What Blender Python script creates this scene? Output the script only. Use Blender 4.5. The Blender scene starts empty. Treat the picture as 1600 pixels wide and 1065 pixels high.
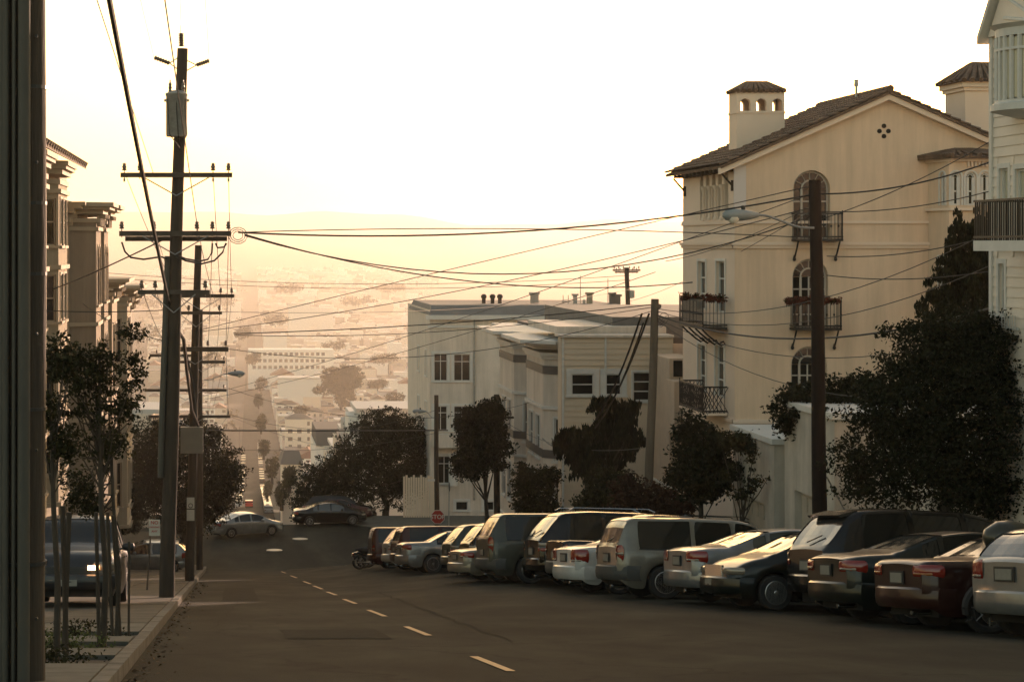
import bpy, math, random
import numpy as np
from mathutils import Vector, Matrix
R = math.radians
scene = bpy.context.scene
C = scene.collection
rnd = random.Random(7)

# ------------------------------------------------------------------ camera, sky, sun, exposure
F_PX, XV, YV = 3000.0, 351.0, 385.0
cam_d = bpy.data.cameras.new('camera'); cam = bpy.data.objects.new('camera', cam_d); C.objects.link(cam)
cam.location = (0, 0, 0); cam.rotation_euler = (R(90), 0, 0)
cam_d.sensor_width = 36; cam_d.lens = F_PX*36/1600
cam_d.shift_x = (800-XV)/1600; cam_d.shift_y = -(532.5-YV)/1600
cam_d.clip_start = .5; cam_d.clip_end = 30000
scene.camera = cam
SUN_AZ, SUN_EL = R(28), R(7.0)            # azimuth clockwise from +Y
world = bpy.data.worlds.new('World'); scene.world = world; world.use_nodes = True
nt = world.node_tree; nt.nodes.clear()
wo = nt.nodes.new('ShaderNodeOutputWorld'); bg = nt.nodes.new('ShaderNodeBackground')
sky = nt.nodes.new('ShaderNodeTexSky'); sky.sky_type = 'NISHITA'; sky.sun_disc = False
sky.sun_elevation = SUN_EL; sky.sun_rotation = SUN_AZ
sky.air_density = 1.0; sky.dust_density = 1.5; sky.ozone_density = 1.0
tint = nt.nodes.new('ShaderNodeMix'); tint.data_type = 'RGBA'; tint.blend_type = 'MULTIPLY'; tint.inputs[0].default_value = 1
tint.inputs[7].default_value = (1.0, .80, .60, 1)
nt.links.new(sky.outputs[0], tint.inputs[6]); nt.links.new(tint.outputs[2], bg.inputs[0])
bg.inputs[1].default_value = .15
nt.links.new(bg.outputs[0], wo.inputs[0])
sun_d = bpy.data.lights.new('sun', 'SUN'); sun = bpy.data.objects.new('sun', sun_d); C.objects.link(sun)
sun_d.energy = 2.0; sun_d.angle = R(.6); sun_d.color = (1, .67, .50)
sdir = Vector((math.sin(SUN_AZ)*math.cos(SUN_EL), math.cos(SUN_AZ)*math.cos(SUN_EL), math.sin(SUN_EL)))
sun.rotation_euler = sdir.to_track_quat('Z', 'Y').to_euler()
vs = scene.view_settings; vs.view_transform = 'Standard'; vs.look = 'None'; vs.gamma = 1; vs.use_curve_mapping = False
vs.exposure = 1.6
cy = scene.cycles
cy.max_bounces = 6; cy.diffuse_bounces = 2; cy.glossy_bounces = 3; cy.transmission_bounces = 2
cy.volume_bounces = 1; cy.transparent_max_bounces = 6
cy.caustics_reflective = False; cy.caustics_refractive = False
cy.sample_clamp_indirect = 4
cy.use_denoising = True

# ------------------------------------------------------------------ helpers
def P(px, py, s):
    """point seen at photo pixel (px, py) where one metre measures s pixels"""
    return Vector(((px-XV)/s, F_PX/s, (YV-py)/s))

M = {}
def mat(name, col, rough=.7, metal=0, noise=0.0, nscale=4.0, bump=0.0, bscale=40.0, coat=0, emit=None, spec=.5, col2=None, stretch=None, trans=0):
    m = bpy.data.materials.new(name); m.use_nodes = True
    n = m.node_tree.nodes; l = m.node_tree.links
    b = n['Principled BSDF']
    b.inputs['Base Color'].default_value = (*col, 1); b.inputs['Roughness'].default_value = rough
    b.inputs['Metallic'].default_value = metal; b.inputs['Specular IOR Level'].default_value = spec
    if coat: b.inputs['Coat Weight'].default_value = coat; b.inputs['Coat Roughness'].default_value = .05
    if emit:
        b.inputs['Emission Color'].default_value = (*emit[:3], 1); b.inputs['Emission Strength'].default_value = emit[3]
    if noise or bump:
        tc = n.new('ShaderNodeTexCoord'); mp = n.new('ShaderNodeMapping')
        l.new(tc.outputs['Object'], mp.inputs[0])
        if stretch: mp.inputs['Scale'].default_value = stretch
    if noise:
        t = n.new('ShaderNodeTexNoise'); t.inputs['Scale'].default_value = nscale; t.inputs['Detail'].default_value = 6; t.inputs['Roughness'].default_value = .65
        l.new(mp.outputs[0], t.inputs[0])
        r = n.new('ShaderNodeValToRGB'); r.color_ramp.elements[0].position = .3; r.color_ramp.elements[1].position = .72
        lo = col2 if col2 else tuple(c*(1-noise) for c in col); hi = tuple(min(1, c*(1+noise)) for c in col)
        r.color_ramp.elements[0].color = (*lo, 1); r.color_ramp.elements[1].color = (*hi, 1)
        l.new(t.outputs[0], r.inputs[0]); l.new(r.outputs[0], b.inputs['Base Color'])
    if bump:
        t2 = n.new('ShaderNodeTexNoise'); t2.inputs['Scale'].default_value = bscale; t2.inputs['Detail'].default_value = 4
        l.new(mp.outputs[0], t2.inputs[0])
        bp = n.new('ShaderNodeBump'); bp.inputs['Strength'].default_value = bump; bp.inputs['Distance'].default_value = .02
        l.new(t2.outputs[0], bp.inputs['Height']); l.new(bp.outputs[0], b.inputs['Normal'])
    M[name] = m
    return m

def leafmat(name, c1, c2):
    m = bpy.data.materials.new(name); m.use_nodes = True
    n = m.node_tree.nodes; l = m.node_tree.links; b = n['Principled BSDF']
    g = n.new('ShaderNodeNewGeometry'); r = n.new('ShaderNodeValToRGB')
    r.color_ramp.elements[0].color = (*c1, 1); r.color_ramp.elements[1].color = (*c2, 1)
    l.new(g.outputs['Random Per Island'], r.inputs[0]); l.new(r.outputs[0], b.inputs['Base Color'])
    b.inputs['Roughness'].default_value = .7; b.inputs['Specular IOR Level'].default_value = .15
    tr = n.new('ShaderNodeBsdfTranslucent'); l.new(r.outputs[0], tr.inputs[0])
    mx = n.new('ShaderNodeMixShader'); mx.inputs[0].default_value = .18
    l.new(b.outputs[0], mx.inputs[1]); l.new(tr.outputs[0], mx.inputs[2]); l.new(mx.outputs[0], n['Material Output'].inputs[0])
    return m

def streaks(m, amt=.25, sc=(1.6, 1.6, .12)):
    n = m.node_tree.nodes; l = m.node_tree.links; b = n['Principled BSDF']; src = b.inputs['Base Color'].links[0].from_socket
    tc = n.new('ShaderNodeTexCoord'); mp = n.new('ShaderNodeMapping'); mp.inputs['Scale'].default_value = sc; l.new(tc.outputs['Object'], mp.inputs[0])
    t = n.new('ShaderNodeTexNoise'); t.inputs['Scale'].default_value = 1.3; t.inputs['Detail'].default_value = 7; t.inputs['Roughness'].default_value = .7; l.new(mp.outputs[0], t.inputs[0])
    r = n.new('ShaderNodeValToRGB'); r.color_ramp.elements[0].position = .35; r.color_ramp.elements[1].position = .6; r.color_ramp.elements[0].color = (1-amt, 1-amt, 1-amt*1.1, 1); r.color_ramp.elements[1].color = (1,1,1,1); l.new(t.outputs[0], r.inputs[0])
    x = n.new('ShaderNodeMix'); x.data_type = 'RGBA'; x.blend_type = 'MULTIPLY'; x.inputs[0].default_value = 1; l.new(src, x.inputs[6]); l.new(r.outputs[0], x.inputs[7]); l.new(x.outputs[2], b.inputs['Base Color']); return m
def mm(k, *a, **kw):
    if k not in M: M[k] = mat(k, *a, **kw)
    return M[k]

class MB:
    def __init__(s, off=(0, 0, 0)): s.v = []; s.f = []; s.off = Vector(off)
    def poly(s, pts):
        i = len(s.v); s.v += [tuple(p) for p in pts]; s.f.append(tuple(range(i, i+len(pts))))
    def hexa(s, p):
        i = len(s.v); s.v += [tuple(q) for q in p]
        for f in ((0,3,2,1),(4,5,6,7),(0,1,5,4),(1,2,6,5),(2,3,7,6),(3,0,4,7)): s.f.append(tuple(i+k for k in f))
    def box(s, x0, x1, y0, y1, z0, z1):
        s.hexa([(x0,y0,z0),(x1,y0,z0),(x1,y1,z0),(x0,y1,z0),(x0,y0,z1),(x1,y0,z1),(x1,y1,z1),(x0,y1,z1)])
    def fbox(s, F, u0, u1, n0, n1, z0, z1):
        s.hexa([F(u0,n0,z0),F(u1,n0,z0),F(u1,n1,z0),F(u0,n1,z0),F(u0,n0,z1),F(u1,n0,z1),F(u1,n1,z1),F(u0,n1,z1)])
    def prism(s, poly, z0, z1):
        """poly: list of (x, y), vertical extrusion"""
        n = len(poly); i = len(s.v)
        s.v += [(p[0],p[1],z0) for p in poly] + [(p[0],p[1],z1) for p in poly]
        s.f.append(tuple(i+k for k in range(n))[::-1]); s.f.append(tuple(i+n+k for k in range(n)))
        for k in range(n): s.f.append((i+k, i+(k+1)%n, i+n+(k+1)%n, i+n+k))
    def extr(s, pts, d):
        """planar polygon extruded by vector d"""
        n = len(pts); i = len(s.v); d = Vector(d)
        s.v += [tuple(Vector(p)) for p in pts] + [tuple(Vector(p)+d) for p in pts]
        s.f.append(tuple(i+k for k in range(n))[::-1]); s.f.append(tuple(i+n+k for k in range(n)))
        for k in range(n): s.f.append((i+k, i+(k+1)%n, i+n+(k+1)%n, i+n+k))
    def tube(s, pts, r, seg=6, cap=True):
        pts = [Vector(p) for p in pts]; rs = r if isinstance(r, (list, tuple)) else [r]*len(pts)
        i0 = len(s.v); n = len(pts)
        for k, p in enumerate(pts):
            d = (pts[min(k+1, n-1)]-pts[max(k-1, 0)])
            if d.length < 1e-9: d = Vector((0, 0, 1))
            d.normalize(); a = Vector((0, 0, 1)) if abs(d.z) < .9 else Vector((1, 0, 0))
            u = d.cross(a).normalized(); w = d.cross(u)
            for j in range(seg):
                t = 2*math.pi*j/seg; s.v.append(tuple(p+(u*math.cos(t)+w*math.sin(t))*rs[k]))
        for k in range(n-1):
            for j in range(seg):
                a = i0+k*seg+j; b = i0+k*seg+(j+1)%seg; s.f.append((a, b, b+seg, a+seg))
        if cap:
            s.f.append(tuple(i0+j for j in range(seg))[::-1]); s.f.append(tuple(i0+(n-1)*seg+j for j in range(seg)))
    def lathe(s, prof, c=(0,0,0), axis='z', seg=16):
        c = Vector(c); i0 = len(s.v); n = len(prof)
        for (r, h) in prof:
            for j in range(seg):
                t = 2*math.pi*j/seg; a, b = r*math.cos(t), r*math.sin(t)
                q = (a, b, h) if axis == 'z' else ((a, h, b) if axis == 'y' else (h, a, b))
                s.v.append(tuple(c+Vector(q)))
        for k in range(n-1):
            for j in range(seg):
                a = i0+k*seg+j; b = i0+k*seg+(j+1)%seg; s.f.append((a, b, b+seg, a+seg))
        s.f.append(tuple(i0+j for j in range(seg))); s.f.append(tuple(i0+(n-1)*seg+j for j in range(seg)))
    def build(s, name, material, parent=None, smooth=False, kind=None):
        me = bpy.data.meshes.new(name)
        o = s.off
        me.from_pydata([(a-o.x, b-o.y, c-o.z) for a, b, c in s.v], [], s.f)
        me.materials.append(material)
        if smooth:
            me.polygons.foreach_set('use_smooth', [True]*len(me.polygons)); me.set_sharp_from_angle(angle=R(38))
        ob = bpy.data.objects.new(name, me); C.objects.link(ob)
        if parent is not None: ob.parent = parent
        if kind: ob['kind'] = kind
        return ob

def meta(o, label, cat, group=None):
    o['label'] = label; o['category'] = cat
    if group: o['group'] = group
    return o
def thing(name, loc, label, cat, group=None, rz=0):
    o = bpy.data.objects.new(name, None); C.objects.link(o); o.location = loc; o.rotation_euler = (0, 0, rz); o.empty_display_size = .3
    return meta(o, label, cat, group)
def copy_tree(o, parent=None):
    c = o.copy(); C.objects.link(c)
    if parent is not None: c.parent = parent
    for ch in list(o.children): copy_tree(ch, c)
    return c
def share(src, name, parent, loc=(0,0,0), rot=(0,0,0), scale=(1,1,1)):
    o = bpy.data.objects.new(name, src); C.objects.link(o); o.parent = parent; o.location = loc; o.rotation_euler = rot; o.scale = scale
    return o
def frame(O, ang):
    """wall frame: u runs along the wall, n points out of it, ang = direction of n (degrees from +X)"""
    a = R(ang); n = Vector((math.cos(a), math.sin(a), 0)); u = Vector((-n.y, n.x, 0)); O = Vector(O)
    def F(uu, nn, z): return O + u*uu + n*nn + Vector((0, 0, z))
    return F
def sstep(a, b, x):
    t = min(1, max(0, (x-a)/(b-a))); return t*t*(3-2*t)
def interp(pts, x):
    if x <= pts[0][0]: return pts[0][1]
    for (a, b), (c, d) in zip(pts, pts[1:]):
        if x <= c: return b+(d-b)*(x-a)/(c-a) if c > a else d
    return pts[-1][1]

# ------------------------------------------------------------------ materials
asphalt = mat('asphalt', (.0245,.0235,.0165), .95, noise=.35, nscale=1.3, bump=.5, bscale=60, stretch=(1,.3,1), spec=.12)
n_ = asphalt.node_tree.nodes; l_ = asphalt.node_tree.links
_tc = n_.new('ShaderNodeTexCoord'); _mp = n_.new('ShaderNodeMapping'); _mp.inputs['Scale'].default_value = (.35, .09, 1); l_.new(_tc.outputs['Object'], _mp.inputs[0])
_t = n_.new('ShaderNodeTexNoise'); _t.inputs['Scale'].default_value = 1.0; _t.inputs['Detail'].default_value = 5; _t.inputs['Distortion'].default_value = .8; l_.new(_mp.outputs[0], _t.inputs[0])
_r = n_.new('ShaderNodeValToRGB'); _r.color_ramp.elements[0].position = .36; _r.color_ramp.elements[1].position = .66; _r.color_ramp.elements[0].color = (.55,.55,.55,1); _r.color_ramp.elements[1].color = (1.35,1.35,1.35,1); l_.new(_t.outputs[0], _r.inputs[0])
_v = n_.new('ShaderNodeTexVoronoi'); _v.feature = 'DISTANCE_TO_EDGE'; _v.inputs['Scale'].default_value = .23
_n2 = n_.new('ShaderNodeTexNoise'); _n2.inputs['Scale'].default_value = 1.4; _n2.inputs['Detail'].default_value = 6
_mx0 = n_.new('ShaderNodeMix'); _mx0.data_type = 'RGBA'; _mx0.inputs[0].default_value = .55; l_.new(_tc.outputs['Object'], _mx0.inputs[6]); l_.new(_n2.outputs['Color'], _mx0.inputs[7]); l_.new(_tc.outputs['Object'], _n2.inputs[0]); l_.new(_mx0.outputs[2], _v.inputs['Vector'])
_r2 = n_.new('ShaderNodeValToRGB'); _r2.color_ramp.elements[0].position = .0; _r2.color_ramp.elements[1].position = .006; _r2.color_ramp.elements[0].color = (.45,.45,.45,1); _r2.color_ramp.elements[1].color = (1,1,1,1); l_.new(_v.outputs['Distance'], _r2.inputs[0])
_b = n_['Principled BSDF']; _src = _b.inputs['Base Color'].links[0].from_socket
_m1 = n_.new('ShaderNodeMix'); _m1.data_type = 'RGBA'; _m1.blend_type = 'MULTIPLY'; _m1.inputs[0].default_value = 1; l_.new(_src, _m1.inputs[6]); l_.new(_r.outputs[0], _m1.inputs[7])
_m2 = n_.new('ShaderNodeMix'); _m2.data_type = 'RGBA'; _m2.blend_type = 'MULTIPLY'; _m2.inputs[0].default_value = 1; l_.new(_m1.outputs[2], _m2.inputs[6]); l_.new(_r2.outputs[0], _m2.inputs[7]); l_.new(_m2.outputs[2], _b.inputs['Base Color'])
concrete = mat('concrete', (.12,.112,.09), .95, spec=.2, noise=.22, nscale=2.5, bump=.25, bscale=30)
road_grit = None
curbm = mat('curb_concrete', (.14,.125,.10), .95, spec=.2, noise=.35, nscale=3, bump=.3, bscale=25)
soil = mat('soil', (.045,.035,.022), .95, noise=.5, nscale=12, bump=.8, bscale=30)
earth = mat('hill_ground', (.055,.042,.028), .95, noise=.5, nscale=.02)
yellow = mat('yellow_paint', (.27,.145,.028), .6, noise=.3, nscale=5)
whitep = mat('white_paint', (.26,.24,.20), .6, noise=.3, nscale=4)
wood = mat('pole_wood', (.045,.032,.020), .85, noise=.45, nscale=6, bump=.6, bscale=30, stretch=(1,1,.08))
wood_grey = mat('arm_wood', (.075,.058,.042), .85, noise=.3, nscale=6, bump=.4, bscale=30)
rubber = mat('rubber', (.012,.012,.012), .7, noise=.3, nscale=8)
wire_m = mat('wire', (.02,.018,.015), .6)
ceramic = mat('ceramic', (.16,.12,.09), .3)
galv = mat('galvanised', (.32,.32,.30), .45, metal=.6, noise=.2, nscale=8)
pipe_m = mat('conduit', (.060,.055,.042), .6, noise=.25, nscale=5, stretch=(1,1,.2))
black_metal = mat('black_iron', (.02,.018,.016), .5, metal=.3)
glass_dark = mat('window_glass', (.012,.012,.010), .06, spec=.35)
glass_city = mat('city_glass', (.05,.05,.05), .25)
white_trim = mat('white_trim', (.62,.60,.55), .6, noise=.08, nscale=3)
blind_m = mat('blind', (.42,.37,.28), .8, noise=.1, nscale=3)
bark = mat('bark', (.05,.038,.026), .9, noise=.4, nscale=10, bump=.7, bscale=20, stretch=(1,1,.3))
leafA = leafmat('leaf_dark', (.006,.008,.003), (.024,.026,.010))
leafB = leafmat('leaf_olive', (.012,.013,.005), (.042,.040,.014))
leafC = leafmat('leaf_red', (.028,.014,.008), (.06,.028,.014))
leafD = leafmat('leaf_young', (.05,.065,.02), (.12,.13,.045))
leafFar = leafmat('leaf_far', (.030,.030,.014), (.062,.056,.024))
flower = leafmat('flower_red', (.07,.014,.010), (.16,.05,.025))
tile = mat('roof_tile', (.12,.075,.045), .8, noise=.5, nscale=3, bump=.2)

# ------------------------------------------------------------------ terrain
PROF = [(-40,1.0),(0,-1.3),(105,-17.7),(112,-17.8),(125,-17.95),(150,-22),(200,-31),(300,-46.5),(440,-59.6),(600,-76),(840,-88),(1200,-96),(1800,-100),(3000,-99),(4200,-62),(5500,0),(7000,117),(8000,90),(12000,-60)]
def prof(Y):
    if Y <= 105: return -1.3-.1561*Y
    return interp(PROF, Y)
def kerb_r(Y): return 14.6-.036*(Y-25)
def road_z(X, Y):
    e = .11+.30*sstep(24, 68, Y); e *= 1-.7*sstep(98, 112, Y)
    z = prof(Y) + e*sstep(3.2, 7.5, X) - .03*max(0, X-9.5)*(1-sstep(98, 110, Y))
    return z
def rows(a, b, st):
    n = max(1, int(round((b-a)/st))); return [a+(b-a)*i/n for i in range(n+1)]
def sheet(name, xs_of_Y, ys, zf, material, nx=12, dz=0, parent=None, kind='structure'):
    v = []; f = []
    for Y in ys:
        x0, x1 = xs_of_Y(Y)
        for i in range(nx+1):
            X = x0+(x1-x0)*i/nx; v.append((X, Y, zf(X, Y)+dz))
    for j in range(len(ys)-1):
        for i in range(nx):
            a = j*(nx+1)+i; f.append((a, a+1, a+nx+2, a+nx+1))
    me = bpy.data.meshes.new(name); me.from_pydata(v, [], f); me.materials.append(material)
    me.polygons.foreach_set('use_smooth', [True]*len(f))
    o = bpy.data.objects.new(name, me); C.objects.link(o)
    if parent: o.parent = parent
    if kind: o['kind'] = kind
    return o
# one ground sheet to the horizon
def gz(X, Y):
    z = prof(Y)-.45-(.35 if Y < 140 else .9*0)
    if Y > 2600:
        k = (Y-2600)/4400
        z += k*(14*math.sin(X/310+1.1)+10*math.sin(X/133+Y/700)+5*math.sin(X/57+2)) - 40*k*sstep(0, 1500, X)*.5
        z += 10*math.sin(Y/260+X/500)*min(1, k*2)*(1-min(1,k))
    if Y > 140 and Y < 2600:
        z += 0
    return z
gy = rows(-40, 140, 5)+rows(150, 600, 15)[0:]+rows(640, 3000, 60)+rows(3100, 8000, 120)+[9000, 12000]
GY = sorted(set(gy))
gv = []; gf = []; NX = 90
for Y in GY:
    half = 120+.75*max(0, Y)
    for i in range(NX+1):
        t = i/NX*2-1; X = half*t*abs(t)**.5 + .08*max(0,Y); gv.append((X, Y, gz(X, Y)))
for j in range(len(GY)-1):
    for i in range(NX):
        a = j*(NX+1)+i; gf.append((a, a+1, a+NX+2, a+NX+1))
me = bpy.data.meshes.new('ground'); me.from_pydata(gv, [], gf); me.materials.append(earth)
me.polygons.foreach_set('use_smooth', [True]*len(gf))
o = bpy.data.objects.new('ground', me); C.objects.link(o); o['kind'] = 'structure'

KL = -1.0
road = sheet('road', lambda Y: (KL, kerb_r(Y)), rows(-5, 106, 1.5), road_z, asphalt, nx=24)
cross = sheet('cross_street', lambda Y: (-70, 90), rows(104.5, 124, 1.5), road_z, asphalt, nx=64, dz=-.03)
SC = lambda Y: .5+.0135*Y
hill_road = sheet('valley_street', lambda Y: (SC(Y)-4.4, SC(Y)+4.4), rows(124, 620, 8)+rows(640, 2600, 40), lambda X, Y: prof(Y)-.02, asphalt, nx=4)
# sidewalks as raised slabs; near-left paving is built slab by slab
walk_l = bpy.data.objects.new('left_pavement', None); C.objects.link(walk_l); walk_l['kind'] = 'structure'
walk_r = bpy.data.objects.new('right_pavement', None); C.objects.link(walk_r); walk_r['kind'] = 'structure'
bed = sheet('pavement_bed', lambda Y: (-16, KL-.16), rows(-5, 105, 1.5), lambda X, Y: prof(Y)+.075, soil, nx=4, parent=walk_l, kind=None)
def slab(parent, x0, x1, y0, y1, zf, mt, name='paving_slab', g=.008, t=.08, jit=0):
    m = MB(); dz = rnd.uniform(-jit, jit)
    x0 += g; x1 -= g; y0 += g; y1 -= g
    m.hexa([(x0,y0,zf(x0,y0)-t),(x1,y0,zf(x1,y0)-t),(x1,y1,zf(x1,y1)-t),(x0,y1,zf(x0,y1)-t),
            (x0,y0,zf(x0,y0)+dz),(x1,y0,zf(x1,y0)+dz),(x1,y1,zf(x1,y1)+dz),(x0,y1,zf(x0,y1)+dz)])
    return m.build(name, mt, parent)
wz = lambda X, Y: prof(Y)+.13
conc2 = mat('concrete_dark', (.09,.08,.062), .95, spec=.2, noise=.3, nscale=1.6, bump=.3, bscale=25)
PITS = [(-2.02, 22.9, .95, .75), (-1.95, 25.8, .95, .8), (-2.05, 20.2, .95, .8)]   # centre x, y, half sizes
yy = 15.0
pit_rows = []
while yy < 104:
    stp = 1.45 if yy < 29 else 3.2
    isdrive = (29 < yy < 40)
    y1 = yy+stp
    for (x0, x1) in ((-2.75, KL-.18), (-4.6, -2.75), (-7.5, -4.6)):
        pit = x0 == -2.75 and any(abs(p[1]-(yy+y1)/2) < .73 for p in PITS)
        if pit: pit_rows.append((x0, x1, yy, y1)); continue
        slab(walk_l, x0, x1, yy, y1, wz, concrete if yy < 29 else conc2, jit=.004)
    yy = y1
# kerb stones
yy = 12.0; kerb_l = bpy.data.objects.new('left_kerb', None); C.objects.link(kerb_l); kerb_l['kind'] = 'structure'
while yy < 105:
    L_ = 1.8; slab(kerb_l, KL-.17, KL+.0, yy, yy+L_, lambda X, Y: prof(Y)+.135+.004*math.sin(Y*3), curbm, name='kerb_stone', g=.01, t=.3, jit=.006); yy += L_
kerb_rr = bpy.data.objects.new('right_kerb', None); C.objects.link(kerb_rr); kerb_rr['kind'] = 'structure'
yy = 22.0
while yy < 105:
    L_ = 2.4; m = MB(); a, b = kerb_r(yy), kerb_r(yy+L_)
    za, zb_ = road_z(a, yy)+.14, road_z(b, yy+L_)+.14
    m.hexa([(a,yy,za-.3),(a+.17,yy,za-.3),(b+.17,yy+L_-.02,zb_-.3),(b,yy+L_-.02,zb_-.3),(a,yy,za),(a+.17,yy,za),(b+.17,yy+L_-.02,zb_),(b,yy+L_-.02,zb_)])
    m.build('kerb_stone', curbm, kerb_rr); yy += L_
sheet('walkway', lambda Y: (kerb_r(Y)+.17, 40), rows(10, 105, 2.5), lambda X, Y: road_z(kerb_r(Y), Y)+.12, concrete, nx=6, parent=walk_r, kind=None)
# far corner pavements across the intersection (rounded corner)
def corner(name, x0, x1, y0, y1, left):
    m = MB(); r = 3.0; pts = []
    if left: pts = [(x0,y1),(x0,y0)]+[(x1-r+r*math.sin(t), y0+r-r*math.cos(t)) for t in [i*math.pi/16 for i in range(9)]]+[(x1,y1)]
    else: pts = [(x1,y0),(x1,y1),(x0,y1)]+[(x0+r-r*math.cos(t), y0+r-r*math.sin(t)) for t in [i*math.pi/16 for i in range(9)]]
    m.prism(pts, prof(125)-.3, prof(122)+.13); o = m.build(name, concrete); o['kind'] = 'structure'
corner('far_right_pavement', SC(124)+4.6+1.2, 70, 121.5, 127, False)
corner('far_left_pavement', -60, SC(124)-4.6, 121.5, 127, True)
# valley street pavements
for sgn, nm in ((1, 'valley_right_pavement'), (-1, 'valley_left_pavement')):
    sheet(nm, lambda Y, s=sgn: tuple(sorted((SC(Y)+s*4.4, SC(Y)+s*7.6))), rows(127, 620, 10), lambda X, Y: prof(Y)+.13, concrete, nx=2)

# ------------------------------------------------------------------ road markings and small road things
def strip(name, pts, w, mt, dz=.005, parent=None):
    v = []; f = []
    for i, (x, y) in enumerate(pts):
        a = pts[max(0, i-1)]; b = pts[min(len(pts)-1, i+1)]; d = Vector((b[0]-a[0], b[1]-a[1])).normalized(); nx_, ny_ = -d.y*w/2, d.x*w/2
        for sg in (1, -1): v.append((x+sg*nx_, y+sg*ny_, road_z(x+sg*nx_, y+sg*ny_)+dz))
    for i in range(len(pts)-1): f.append((2*i, 2*i+1, 2*i+3, 2*i+2))
    me = bpy.data.meshes.new(name); me.from_pydata(v, [], f); me.materials.append(mt)
    o = bpy.data.objects.new(name, me); C.objects.link(o)
    if parent: o.parent = parent
    return o
def road_at(px, py):
    """left half of the road surface seen at pixel"""
    s = (py-853.3)/1.3; return (px-XV)/s, F_PX/s
dashes = [((741,1026),(799,1049)),((639,979),(673,993)),((581,953),(606,963)),((540,936),(558,943)),((514,924.5),(526,929.5)),((490,915),(502,920)),((475,908),(485,912)),((456,899),(463,902.5)),((440,892.5),(446,895))]
words_ = ['nearest','second nearest','third','fourth','fifth','sixth','seventh','eighth','farthest']
mk = bpy.data.objects.new('centre_line', None); C.objects.link(mk); mk['kind'] = 'structure'
for a, b in dashes:
    A = road_at(*a); B = road_at(*b)
    xc = 2.95
    strip('dash', [(xc-.02, A[1]), (xc, (A[1]+B[1])/2), (xc+.02, B[1])], .10, yellow, dz=.012, parent=mk)
sl = strip('stop_line', [(3.4+i*.8, 104.5) for i in range(11)], .35, whitep, dz=.03); sl['kind'] = 'structure'
sl = strip('crosswalk_line', [(5+i*.9, 101.2) for i in range(6)], .18, whitep, dz=.03); sl['kind'] = 'structure'
tar = mat('tar_seam', (.012,.011,.009), .95, spec=.1)
cr = [(3.9+.06*math.sin(i*1.7)+.03*math.sin(i*4.1)+i*.012, 26+i*1.0) for i in range(30)]
o = strip('tar_seam', cr, .035, tar, dz=.012); o['kind'] = 'structure'
for i_, (xa_, ya_, n__, dx_, dy_) in enumerate(((.3, 24, 12, .35, .12), (5.2, 33, 16, .22, .5), (1.0, 38, 14, .3, -.05), (6.0, 24, 10, .3, .3), (4.5, 52, 14, .35, .1), (-.2, 30, 14, .05, 1.4))):
    o = strip('tar_seam', [(xa_+dx_*k_+.05*math.sin(k_*2.3+i_), ya_+dy_*k_+.06*math.sin(k_*1.3)) for k_ in range(n__)], .018, tar, dz=.01); o['kind'] = 'structure'
patch_m = mat('asphalt_patch', (.019,.0185,.014), .97, noise=.3, nscale=3, bump=.4, bscale=60, spec=.1)
o = strip('asphalt_patch', [(1.6, 27), (1.62, 28.5), (1.6, 30)], 1.5, patch_m, dz=.008); o['kind'] = 'structure'
o = strip('asphalt_patch', [(.4, 46), (.4, 52), (.45, 60)], .9, patch_m, dz=.008); o['kind'] = 'structure'
o = strip('tar_seam', [(1.2+.3*i, 60+.12*math.sin(i*2)) for i in range(20)], .05, tar, dz=.01); o['kind'] = 'structure'
def disc(name, x, y, r, mt, label, cat):
    m = MB(); z = road_z(x, y); m.lathe([(r, -.03), (r, .02), (r*.93, .028)], (x, y, z), seg=28)
    m.lathe([(r*.8, .028), (r*.8, .034), (.02, .034)], (x, y, z), seg=24)
    return meta(m.build(name, mt), label, cat)
steel = mat('worn_steel', (.20,.185,.15), .45, metal=.9, noise=.2, nscale=9)
a = P(428, 857, 26.4); b = P(468, 838.5, 25.4)
disc('manhole_cover', a.x, a.y-1.0, .47, steel, 'round shiny manhole cover nearer the camera in the crossing', 'manhole cover')
disc('manhole_cover', b.x, b.y-1.0, .47, steel, 'round shiny manhole cover farther away in the crossing', 'manhole cover')
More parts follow.
